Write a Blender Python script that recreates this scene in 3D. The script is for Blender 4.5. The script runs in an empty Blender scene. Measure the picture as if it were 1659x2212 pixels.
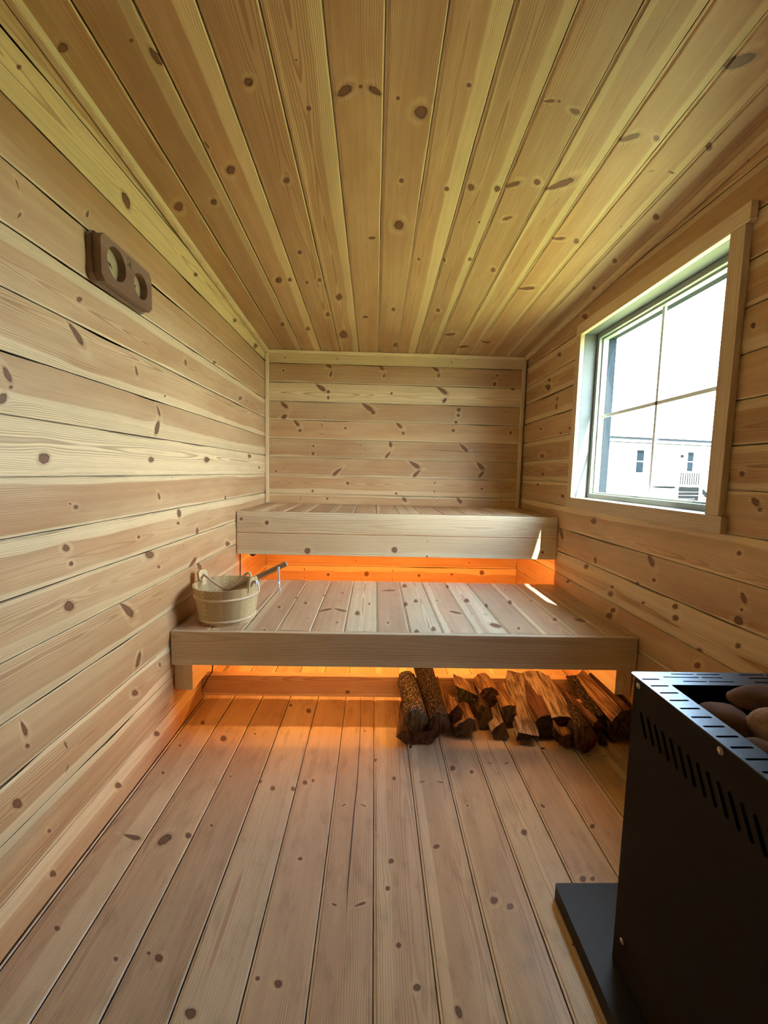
import bpy, bmesh, math, random
from mathutils import Vector, Matrix, noise

# ------------------------------------------------------------------ scene, camera, light
scene = bpy.context.scene
scene.view_settings.view_transform = 'Standard'
scene.view_settings.look = 'None'
scene.view_settings.gamma = 1.0
scene.view_settings.exposure = 1.6
try: scene.view_settings.use_curve_mapping = False
except Exception: pass
COL = scene.collection

W = 1.887      # inner width (x)
D = 3.142      # back wall (y)
HB = 1.9494    # ceiling height at the back wall
SL = 0.0628    # ceiling rises towards the front
YF = -0.42     # front wall behind the camera
PITCH = 0.135  # plank pitch

cam_d = bpy.data.cameras.new('camera')
cam_d.sensor_fit = 'HORIZONTAL'; cam_d.sensor_width = 36.0
cam_d.lens = 36.0 * 915.6 / 1659.0
cam_d.clip_start = 0.02; cam_d.clip_end = 300
cam = bpy.data.objects.new('camera', cam_d); COL.objects.link(cam)
_r = Vector((0.99951, -0.021234, 0.022998)); _u = Vector((-0.020938, 0.092588, 0.995484)); _f = Vector((0.023267, 0.995478, -0.092098))
cam.matrix_world = Matrix(((_r.x, _u.x, -_f.x, 0.7991), (_r.y, _u.y, -_f.y, 0.0), (_r.z, _u.z, -_f.z, 1.0943), (0, 0, 0, 1)))
scene.camera = cam

world = bpy.data.worlds.new('sky'); scene.world = world; world.use_nodes = True
wt = world.node_tree; wt.nodes.clear()
wo = wt.nodes.new('ShaderNodeOutputWorld'); wb = wt.nodes.new('ShaderNodeBackground')
tc = wt.nodes.new('ShaderNodeTexCoord'); sx = wt.nodes.new('ShaderNodeSeparateXYZ')
rp = wt.nodes.new('ShaderNodeValToRGB'); nz = wt.nodes.new('ShaderNodeTexNoise'); rc = wt.nodes.new('ShaderNodeValToRGB'); mx = wt.nodes.new('ShaderNodeMixRGB')
wt.links.new(tc.outputs['Generated'], sx.inputs[0]); wt.links.new(sx.outputs['Z'], rp.inputs[0])
rp.color_ramp.elements[0].position = 0.0; rp.color_ramp.elements[0].color = (0.68, 0.84, 1.0, 1)
rp.color_ramp.elements[1].position = 0.8; rp.color_ramp.elements[1].color = (0.36, 0.60, 1.0, 1)
nz.inputs['Scale'].default_value = 2.2; nz.inputs['Detail'].default_value = 5
wt.links.new(tc.outputs['Generated'], nz.inputs['Vector']); wt.links.new(nz.outputs['Fac'], rc.inputs[0])
rc.color_ramp.elements[0].position = 0.42; rc.color_ramp.elements[1].position = 0.62
wt.links.new(rc.outputs[0], mx.inputs[0]); wt.links.new(rp.outputs[0], mx.inputs[1]); mx.inputs[2].default_value = (0.88, 0.94, 1.0, 1)
wt.links.new(mx.outputs[0], wb.inputs[0]); wb.inputs[1].default_value = SKY = 10.0
wt.links.new(wb.outputs[0], wo.inputs[0])

sun_d = bpy.data.lights.new('sun', 'SUN'); sun_d.energy = 22.0; sun_d.angle = math.radians(0.53); sun_d.color = (1.0, 0.94, 0.82)
sun = bpy.data.objects.new('sun', sun_d); COL.objects.link(sun)
sun.rotation_euler = Vector((-0.25, 0.555, -1.0)).to_track_quat('-Z', 'Y').to_euler()
sun.location = (4, -3, 8)

LED_W = 3.2

# ------------------------------------------------------------------ helpers
def empty(name, loc=(0, 0, 0)):
    o = bpy.data.objects.new(name, None); COL.objects.link(o); o.location = loc; o.empty_display_size = 0.05
    return o
def tag(o, label=None, cat=None, group=None, kind=None):
    if label: o['label'] = label
    if cat: o['category'] = cat
    if group: o['group'] = group
    if kind: o['kind'] = kind
    return o
def link_mesh(name, me, mats, parent=None):
    o = bpy.data.objects.new(name, me); COL.objects.link(o)
    for m in (mats if isinstance(mats, (list, tuple)) else [mats]): me.materials.append(m)
    if parent is not None:
        o.parent = parent
        if parent.parent is None: o.matrix_parent_inverse = Matrix.Translation(-Vector(parent.location))
    return o
def bm_obj(name, bm, mats, parent=None, smooth=False):
    bmesh.ops.recalc_face_normals(bm, faces=bm.faces)
    me = bpy.data.meshes.new(name); bm.to_mesh(me); bm.free()
    if smooth:
        for p in me.polygons: p.use_smooth = True
    return link_mesh(name, me, mats, parent)
def box(bm, x0, x1, y0, y1, z0, z1, bevel=0.0, mi=0):
    r = bmesh.ops.create_cube(bm, size=1.0, matrix=Matrix.Translation(((x0+x1)/2, (y0+y1)/2, (z0+z1)/2)) @ Matrix.Diagonal((x1-x0, y1-y0, z1-z0, 1)))
    es = list({e for v in r['verts'] for e in v.link_edges})
    for f in {f for v in r['verts'] for f in v.link_faces}: f.material_index = mi
    if bevel > 0: bmesh.ops.bevel(bm, geom=es, offset=bevel, segments=2, affect='EDGES', profile=0.6)
def tube(bm, pts, rad, seg=10, closed=False, cap=True):
    pts = [Vector(p) for p in pts]; n = len(pts); rings = []
    prev = None
    for i, p in enumerate(pts):
        t = (pts[min(i+1, n-1)] - pts[max(i-1, 0)]).normalized()
        if prev is None:
            a = Vector((0, 0, 1)) if abs(t.z) < .9 else Vector((1, 0, 0)); nrm = t.cross(a).normalized()
        else: nrm = (prev - t*prev.dot(t)).normalized()
        prev = nrm; b = t.cross(nrm)
        r = rad[i] if isinstance(rad, (list, tuple)) else rad
        rings.append([bm.verts.new(p + nrm*math.cos(2*math.pi*k/seg)*r + b*math.sin(2*math.pi*k/seg)*r) for k in range(seg)])
    for i in range(n-1):
        for k in range(seg):
            bm.faces.new((rings[i][k], rings[i][(k+1) % seg], rings[i+1][(k+1) % seg], rings[i+1][k]))
    if cap: bm.faces.new(rings[0][::-1]); bm.faces.new(rings[-1])
def smooth_path(pts, n=8):
    P = [Vector(p) for p in pts]; P = [P[0]*2-P[1]] + P + [P[-1]*2-P[-2]]; out = []
    for i in range(1, len(P)-2):
        for k in range(n):
            t = k/n; a, b, c, d = P[i-1], P[i], P[i+1], P[i+2]
            out.append(0.5*((2*b)+(c-a)*t+(2*a-5*b+4*c-d)*t*t+(3*b-a-3*c+d)*t**3))
    out.append(P[-2]); return out
def rope(bm, pts, r, twist=0.012, seg=8):
    path = smooth_path(pts, 10)
    # resample evenly
    L = [0]
    for a, b in zip(path, path[1:]): L.append(L[-1]+(b-a).length)
    n = max(6, int(L[-1]/0.0016)); res = []
    j = 0
    for i in range(n+1):
        s = L[-1]*i/n
        while j < len(L)-2 and L[j+1] < s: j += 1
        t = (s-L[j])/max(L[j+1]-L[j], 1e-9); res.append(path[j].lerp(path[j+1], t))
    for strand in range(3):
        q = []; prev = None
        for i, p in enumerate(res):
            t = (res[min(i+1, n)]-res[max(i-1, 0)]).normalized()
            if prev is None: nrm = t.cross(Vector((0.3, 1, 0.2))).normalized()
            else: nrm = (prev-t*prev.dot(t)).normalized()
            prev = nrm; b = t.cross(nrm); a = 2*math.pi*(L[-1]*i/n/twist + strand/3)
            q.append(p+(nrm*math.cos(a)+b*math.sin(a))*r*0.5)
        tube(bm, q, r*0.56, seg)

# ------------------------------------------------------------------ materials
def new_mat(name):
    m = bpy.data.materials.new(name); m.use_nodes = True; nt = m.node_tree; nt.nodes.clear()
    o = nt.nodes.new('ShaderNodeOutputMaterial'); b = nt.nodes.new('ShaderNodeBsdfPrincipled')
    nt.links.new(b.outputs[0], o.inputs[0]); return m, nt, b
def plain(name, col, rough=0.5, metal=0.0, spec=0.5, vary=0.0, scale=20, bump=0.0):
    m, nt, b = new_mat(name)
    b.inputs['Base Color'].default_value = (*col, 1); b.inputs['Roughness'].default_value = rough
    b.inputs['Metallic'].default_value = metal; b.inputs['Specular IOR Level'].default_value = spec
    if vary or bump:
        t = nt.nodes.new('ShaderNodeTexCoord'); n = nt.nodes.new('ShaderNodeTexNoise'); n.inputs['Scale'].default_value = scale; n.inputs['Detail'].default_value = 6
        nt.links.new(t.outputs['Object'], n.inputs['Vector'])
        mr = nt.nodes.new('ShaderNodeMapRange'); mr.inputs['From Min'].default_value = .3; mr.inputs['From Max'].default_value = .7
        mr.inputs['To Min'].default_value = 1-vary; mr.inputs['To Max'].default_value = 1+vary
        nt.links.new(n.outputs['Fac'], mr.inputs['Value'])
        vm = nt.nodes.new('ShaderNodeVectorMath'); vm.operation = 'SCALE'; vm.inputs[0].default_value = col
        nt.links.new(mr.outputs[0], vm.inputs['Scale']); nt.links.new(vm.outputs[0], b.inputs['Base Color'])
        if bump:
            bp = nt.nodes.new('ShaderNodeBump'); bp.inputs['Strength'].default_value = bump; bp.inputs['Distance'].default_value = .004
            nt.links.new(n.outputs['Fac'], bp.inputs['Height']); nt.links.new(bp.outputs[0], b.inputs['Normal'])
    return m
class NB:
    """small node-graph writer"""
    def __init__(s, nt): s.nt = nt
    def _in(s, sock, v):
        if v is None: return
        if isinstance(v, (int, float)): sock.default_value = v
        elif isinstance(v, tuple): sock.default_value = v
        else: s.nt.links.new(v, sock)
    def m(s, op, a, b=None, c=None, clamp=False):
        n = s.nt.nodes.new('ShaderNodeMath'); n.operation = op; n.use_clamp = clamp
        for k, v in enumerate((a, b, c)):
            if v is not None: s._in(n.inputs[k], v)
        return n.outputs[0]
    def sep(s, v):
        n = s.nt.nodes.new('ShaderNodeSeparateXYZ'); s._in(n.inputs[0], v); return n.outputs
    def comb(s, x, y, z):
        n = s.nt.nodes.new('ShaderNodeCombineXYZ')
        for k, v in enumerate((x, y, z)): s._in(n.inputs[k], v)
        return n.outputs[0]
    def attr(s, name):
        n = s.nt.nodes.new('ShaderNodeAttribute'); n.attribute_name = name; return n.outputs['Vector']
    def noise(s, vec, scale=1.0, detail=2.0, rough=.5):
        n = s.nt.nodes.new('ShaderNodeTexNoise'); n.inputs['Scale'].default_value = scale; n.inputs['Detail'].default_value = detail; n.inputs['Roughness'].default_value = rough
        s._in(n.inputs['Vector'], vec); return n.outputs['Fac']
    def mr(s, v, a, b, c, d, mode='SMOOTHSTEP'):
        n = s.nt.nodes.new('ShaderNodeMapRange'); n.interpolation_type = mode
        s._in(n.inputs['Value'], v)
        for k, x in zip(('From Min', 'From Max', 'To Min', 'To Max'), (a, b, c, d)): s._in(n.inputs[k], x)
        return n.outputs[0]
    def mix(s, f, a, b, mode='MIX'):
        n = s.nt.nodes.new('ShaderNodeMixRGB'); n.blend_type = mode; s._in(n.inputs[0], f)
        for k, v in ((1, a), (2, b)):
            if isinstance(v, tuple): n.inputs[k].default_value = (*v[:3], 1)
            else: s.nt.links.new(v, n.inputs[k])
        return n.outputs[0]

def knot_group():
    g = bpy.data.node_groups.new('knot_field', 'ShaderNodeTree')
    for nme in ('P', 'A', 'B'): g.interface.new_socket(nme, in_out='INPUT', socket_type='NodeSocketVector')
    g.interface.new_socket('Wob', in_out='INPUT', socket_type='NodeSocketFloat')
    g.interface.new_socket('Off', in_out='OUTPUT', socket_type='NodeSocketFloat')
    g.interface.new_socket('Q', in_out='OUTPUT', socket_type='NodeSocketFloat')
    gi = g.nodes.new('NodeGroupInput'); go = g.nodes.new('NodeGroupOutput'); n = NB(g)
    P = n.sep(gi.outputs['P']); A = n.sep(gi.outputs['A']); B = n.sep(gi.outputs['B'])
    du = n.m('SUBTRACT', P[0], A[0]); dv = n.m('SUBTRACT', P[1], A[1]); R = A[2]
    R2 = n.m('MULTIPLY', R, R)
    den = n.m('ADD', n.m('ADD', n.m('MULTIPLY', n.m('MULTIPLY', du, du), .30), n.m('MULTIPLY', dv, dv)), n.m('MULTIPLY', R2, .9))
    den = n.m('ADD', den, 1e-7)
    off = n.m('DIVIDE', n.m('MULTIPLY', n.m('MULTIPLY', R2, dv), -1.55), den)
    a = n.m('ADD', n.m('MULTIPLY', du, B[0]), n.m('MULTIPLY', dv, B[1]))
    b = n.m('SUBTRACT', n.m('MULTIPLY', dv, B[0]), n.m('MULTIPLY', du, B[1]))
    a = n.m('DIVIDE', a, B[2])
    tp = n.m('DIVIDE', a, n.m('ADD', R, 1e-5)); sp = n.m('MULTIPLY', n.m('SUBTRACT', n.m('MINIMUM', B[2], 4.0), 1.0), .16)
    b = n.m('DIVIDE', b, n.m('ADD', 1.0, n.m('MULTIPLY', n.m('MAXIMUM', n.m('MINIMUM', tp, 1.0), -1.0), sp)))
    q = n.m('DIVIDE', n.m('SQRT', n.m('ADD', n.m('MULTIPLY', a, a), n.m('MULTIPLY', b, b))), n.m('ADD', R, 1e-5))
    q = n.m('ADD', q, gi.outputs['Wob'])
    g.links.new(off, go.inputs['Off']); g.links.new(q, go.inputs['Q'])
    return g
KG = knot_group()
NK = 9
def wood(name, sap, heart, line, knot=(0.19, 0.072, 0.032), rough=0.5, spec=0.35, freq=215., contrast=0.72, knots=True, dirt=0.0, vary=0.2):
    m, nt, bsdf = new_mat(name); n = NB(nt)
    bc = n.attr('bc'); U, V, Z = n.sep(bc); S0, BR, FQ = n.sep(n.attr('bp')); PV, HH, RH = n.sep(n.attr('bq'))
    so = n.m('MULTIPLY', S0, 37.0)
    n1 = n.noise(n.comb(n.m('ADD', n.m('MULTIPLY', U, 1.5), so), n.m('MULTIPLY', V, 7.0), n.m('ADD', n.m('MULTIPLY', Z, 7.0), so)), 1.0, 3.0, .55)
    n2 = n.noise(n.comb(n.m('ADD', n.m('MULTIPLY', U, 6.0), so), n.m('MULTIPLY', V, 30.0), so), 1.0, 2.0)
    Vw = n.m('ADD', V, n.m('MULTIPLY', n.m('SUBTRACT', n1, .5), .038))
    Vw = n.m('ADD', Vw, n.m('MULTIPLY', n.m('SUBTRACT', n2, .5), .003))
    qmin = None
    if knots:
        wob = n.m('MULTIPLY', n.m('SUBTRACT', n.noise(n.comb(n.m('MULTIPLY', U, 90.0), n.m('MULTIPLY', V, 90.0), so), 1.0, 2.0), .5), .55)
        for k in range(NK):
            g = nt.nodes.new('ShaderNodeGroup'); g.node_tree = KG
            nt.links.new(bc, g.inputs['P']); nt.links.new(n.attr('ka%d' % k), g.inputs['A']); nt.links.new(n.attr('kb%d' % k), g.inputs['B']); nt.links.new(wob, g.inputs['Wob'])
            Vw = n.m('ADD', Vw, g.outputs['Off'])
            qmin = g.outputs['Q'] if qmin is None else n.m('MINIMUM', qmin, g.outputs['Q'])
    dv = n.m('SUBTRACT', Vw, PV)
    n3 = n.noise(n.comb(n.m('ADD', n.m('MULTIPLY', U, 1.1), n.m('MULTIPLY', S0, 91.0)), 0.0, so), 1.0, 1.0)
    h = n.m('ADD', n.m('ADD', HH, Z), n.m('MULTIPLY', n.m('SUBTRACT', n3, .5), .05))
    dist = n.m('SQRT', n.m('ADD', n.m('MULTIPLY', dv, dv), n.m('MULTIPLY', h, h)))
    ph = n.m('MULTIPLY', n.m('MULTIPLY', dist, freq), FQ)
    fr = n.m('FRACT', ph)
    ln = n.m('MULTIPLY', n.mr(fr, .35, .86, 0., 1.), n.mr(fr, .88, 1.0, 1., 0.))
    big = n.noise(n.comb(so, n.m('MULTIPLY', dist, 60.0), 0.0), 1.0, 1.0)
    lnamt = n.m('MULTIPLY', n.mr(big, .35, .65, .35, 1.0), contrast)
    hm = n.mr(n.m('ADD', dist, n.m('MULTIPLY', n.m('SUBTRACT', n2, .5), .004)), n.m('SUBTRACT', RH, .0035), n.m('ADD', RH, .0025), 1., 0.)
    tone = n.mr(n1, .35, .65, .62, 1.0)
    base = n.mix(n.m('MULTIPLY', hm, tone), sap, heart)
    colr = n.mix(n.m('MULTIPLY', ln, lnamt), base, n.mix(.5, base, line, 'MIX'))
    colr = n.mix(n.m('MULTIPLY', n.m('MULTIPLY', ln, lnamt), .55), colr, line)
    fib = n.noise(n.comb(n.m('MULTIPLY', U, 14.0), n.m('MULTIPLY', V, 420.0), n.m('MULTIPLY', Z, 420.0)), 1.0, 2.0)
    bright = n.m('MULTIPLY', n.mr(fib, .3, .7, .93, 1.06, 'LINEAR'), n.m('ADD', 1.0 - vary/2, n.m('MULTIPLY', BR, vary)))
    bright = n.m('MULTIPLY', bright, n.mr(n.noise(n.comb(n.m('MULTIPLY', U, 3.0), n.m('MULTIPLY', V, 9.0), so), 1.0, 3.0), .3, .7, .93, 1.05, 'LINEAR'))
    if dirt:
        dn = n.noise(n.comb(n.m('MULTIPLY', U, 9.0), n.m('MULTIPLY', V, 22.0), so), 1.0, 5.0, .65)
        bright = n.m('MULTIPLY', bright, n.mr(dn, .48, .72, 1.0, 1.0-dirt))
    vm = nt.nodes.new('ShaderNodeVectorMath'); vm.operation = 'SCALE'; nt.links.new(colr, vm.inputs[0]); nt.links.new(bright, vm.inputs['Scale'])
    out = vm.outputs[0]
    # tiny pin knots and pitch flecks
    vo = nt.nodes.new('ShaderNodeTexVoronoi'); vo.inputs['Scale'].default_value = 1.0
    nt.links.new(n.comb(n.m('ADD', n.m('MULTIPLY', U, 4.2), so), n.m('MULTIPLY', V, 13.0), so), vo.inputs['Vector'])
    cs = n.sep(vo.outputs['Color'])
    pin = n.m('MULTIPLY', n.mr(vo.outputs['Distance'], .022, .036, 1., 0.), n.m('GREATER_THAN', cs[0], .72))
    out = n.mix(n.m('MULTIPLY', pin, .8), out, knot)
    if knots:
        halo = n.mr(qmin, 1.0, 1.9, .5, 0.)
        pale = n.m('MULTIPLY', n.mr(qmin, 1.15, 1.6, 0., 1.), n.mr(qmin, 1.8, 3.0, 1., 0.)); out = n.mix(n.m('MULTIPLY', pale, n.mr(n2, .4, .6, .05, .35)), out, sap)
        out = n.mix(halo, out, n.mix(.5, heart, line))
        kr = n.m('FRACT', n.m('MULTIPLY', qmin, 3.3))
        kc = n.mix(n.mr(kr, .3, .8, 0., .5), knot, tuple(c*.55 for c in knot))
        kc = n.mix(n.mr(qmin, .62, .95, 0., .9), kc, tuple(c*.28 for c in knot))
        out = n.mix(n.mr(qmin, .90, 1.15, .88, 0.), out, kc)
    nt.links.new(out, bsdf.inputs['Base Color'])
    bsdf.inputs['Roughness'].default_value = rough; bsdf.inputs['Specular IOR Level'].default_value = spec
    bump = nt.nodes.new('ShaderNodeBump'); bump.inputs['Strength'].default_value = .12; bump.inputs['Distance'].default_value = .002
    nt.links.new(fib, bump.inputs['Height']); nt.links.new(bump.outputs[0], bsdf.inputs['Normal'])
    return m

PINE = dict(sap=(0.80, 0.61, 0.345), heart=(0.56, 0.33, 0.158), line=(0.27, 0.118, 0.043))
M = {}
M['wall'] = wood('pine_wall_boards', **PINE)
M['ceil'] = wood('pine_ceiling_boards', (0.73, 0.54, 0.275), (0.52, 0.30, 0.14), (0.26, 0.115, 0.04))
M['floor'] = wood('pine_floor_boards', (0.60, 0.47, 0.29), (0.475, 0.335, 0.20), (0.27, 0.155, 0.09), knot=(0.12, 0.055, 0.035), rough=.40, dirt=.22)
M['bench'] = wood('pine_bench_boards', (0.78, 0.61, 0.38), (0.56, 0.355, 0.21), (0.31, 0.15, 0.07), dirt=.08)
M['trim'] = wood('pine_trim', (0.82, 0.66, 0.40), (0.72, 0.53, 0.31), (0.48, 0.27, 0.12), knots=False, contrast=.35)
M['clear'] = wood('clear_board', (0.76, 0.63, 0.42), (0.66, 0.50, 0.31), (0.42, 0.26, 0.14), rough=.36, spec=.55, contrast=.6, freq=110.)
M['bucket'] = wood('bucket_stave', (0.68, 0.52, 0.28), (0.56, 0.40, 0.20), (0.30, 0.18, 0.07), knots=False, contrast=.8, freq=330., vary=.45)
M['hoop'] = plain('bucket_hoop', (0.66, 0.50, 0.33), .55, vary=.1, scale=40)
M['rope'] = plain('hemp_rope', (0.66, 0.54, 0.40), .9, spec=.1, vary=.2, scale=300)
M['cord'] = plain('white_cotton_cord', (0.90, 0.89, 0.87), .9, spec=.1, vary=.08, scale=300)
M['ladle'] = wood('ladle_wood', (0.50, 0.36, 0.23), (0.38, 0.25, 0.15), (0.10, 0.055, 0.03), knots=False, contrast=.7)
M['walnut'] = wood('walnut', (0.30, 0.18, 0.115), (0.22, 0.12, 0.07), (0.10, 0.05, 0.03), knots=False, contrast=.5, rough=.4)
M['dial'] = plain('dial_face', (0.48, 0.38, 0.20), .35, vary=.1, scale=60)
M['ink'] = plain('dial_ink', (0.05, 0.035, 0.02), .6)
M['steel_black'] = plain('black_painted_steel', (0.0085, 0.0085, 0.0095), .7, spec=.22, vary=.1, scale=300, bump=.02)
M['steel_top'] = plain('black_powdercoat_top', (0.012, 0.018, 0.030), .34, spec=1.0, vary=.25, scale=90, bump=.05)
M['steel_top'].node_tree.nodes['Principled BSDF'].inputs['Specular Tint'].default_value = (.50, .74, 1.0, 1)  # blue of the sky's reflection put into the tint of the black coat
M['bin_shade'] = plain('dark_bin', (0.006, 0.006, 0.007), .9, spec=.1)
M['screw'] = plain('steel_screw', (0.55, 0.53, 0.5), .3, metal=1.0)
M['stone'] = plain('sauna_stone', (0.17, 0.10, 0.075), .9, spec=.08, vary=.28, scale=28, bump=.5)
M['stone2'] = plain('sauna_stone_pale', (0.33, 0.20, 0.14), .9, spec=.08, vary=.25, scale=45, bump=.9)
M['slate'] = plain('hearth_slate', (0.003, 0.010, 0.024), .5, spec=.32, vary=.12, scale=60)
M['cable'] = plain('black_cable', (0.008, 0.008, 0.008), .5)
M['vinyl'] = plain('window_vinyl', (0.34, 0.38, 0.34), .35, vary=.02, scale=4)
M['vinyl_out'] = plain('window_outer_frame', (0.006, 0.010, 0.018), .7, spec=.03)
M['muntin'] = plain('window_muntin', (0.75, 0.80, 0.82), .4)
M['jamb'] = wood('painted_jamb', (0.16, 0.175, 0.165), (0.15, 0.165, 0.15), (0.13, 0.14, 0.12), knots=False, contrast=.15)
# glass: thin pane
gm = bpy.data.materials.new('window_glass'); gm.use_nodes = True; gt = gm.node_tree; gt.nodes.clear()
go = gt.nodes.new('ShaderNodeOutputMaterial'); gx = gt.nodes.new('ShaderNodeMixShader'); gtr = gt.nodes.new('ShaderNodeBsdfTransparent'); ggl = gt.nodes.new('ShaderNodeBsdfGlossy'); gf = gt.nodes.new('ShaderNodeLayerWeight'); gpw = gt.nodes.new('ShaderNodeMath'); gma = gt.nodes.new('ShaderNodeMath')
gtr.inputs[0].default_value = (0.95, 0.98, 0.97, 1); ggl.inputs['Roughness'].default_value = 0.0; gf.inputs[0].default_value = .5; gpw.operation = 'POWER'; gpw.inputs[1].default_value = 5.0; gma.operation = 'MULTIPLY_ADD'; gma.inputs[1].default_value = .9; gma.inputs[2].default_value = .02
gt.links.new(gf.outputs['Facing'], gpw.inputs[0]); gt.links.new(gpw.outputs[0], gma.inputs[0])
gt.links.new(gma.outputs[0], gx.inputs[0]); gt.links.new(gtr.outputs[0], gx.inputs[1]); gt.links.new(ggl.outputs[0], gx.inputs[2]); gt.links.new(gx.outputs[0], go.inputs[0])
M['glass'] = gm
def emis(name, col, s):
    m = bpy.data.materials.new(name); m.use_nodes = True; nt = m.node_tree; nt.nodes.clear()
    o = nt.nodes.new('ShaderNodeOutputMaterial'); e = nt.nodes.new('ShaderNodeEmission'); e.inputs[0].default_value = (*col, 1); e.inputs[1].default_value = s
    nt.links.new(e.outputs[0], o.inputs[0]); return m

# ------------------------------------------------------------------ solid-wood attributes
def set_attrs(me, bc, bp, bq, knots=None):
    nv = len(me.vertices)
    def put(nm, vals):
        a = me.attributes.new(nm, 'FLOAT_VECTOR', 'POINT'); a.data.foreach_set('vector', [c for v in vals for c in v])
    put('bc', bc); put('bp', bp); put('bq', bq)
    if knots is not None:
        for k in range(NK):
            put('ka%d' % k, [kn[k][0] for kn in knots]); put('kb%d' % k, [kn[k][1] for kn in knots])
NOK = [((99.0, 99.0, 0.0), (1.0, 0.0, 1.0))]*NK
def grain(rng, kind=None):
    """one board's growth-ring set-up: (seed, brightness, ring scale), (pith offset, depth, heartwood radius)"""
    kind = kind or rng.choice(['flat', 'flat', 'quarter', 'quarter', 'pale', 'half'])
    if kind == 'flat': q = (rng.uniform(-.02, .02), rng.uniform(.010, .022), rng.uniform(.040, .052))
    elif kind == 'pale': q = (rng.uniform(-.02, .02), rng.uniform(.012, .03), rng.uniform(.010, .024))
    elif kind == 'half': q = (rng.choice([-1, 1])*rng.uniform(.03, .05), rng.uniform(.012, .03), rng.uniform(.062, .10))
    else: q = (rng.choice([-1, 1])*rng.uniform(.10, .16), rng.uniform(.03, .05), rng.choice([rng.uniform(.15, .20), rng.uniform(.2, .3)]))
    return (rng.random(), rng.random(), rng.uniform(.8, 1.25)), q

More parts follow.
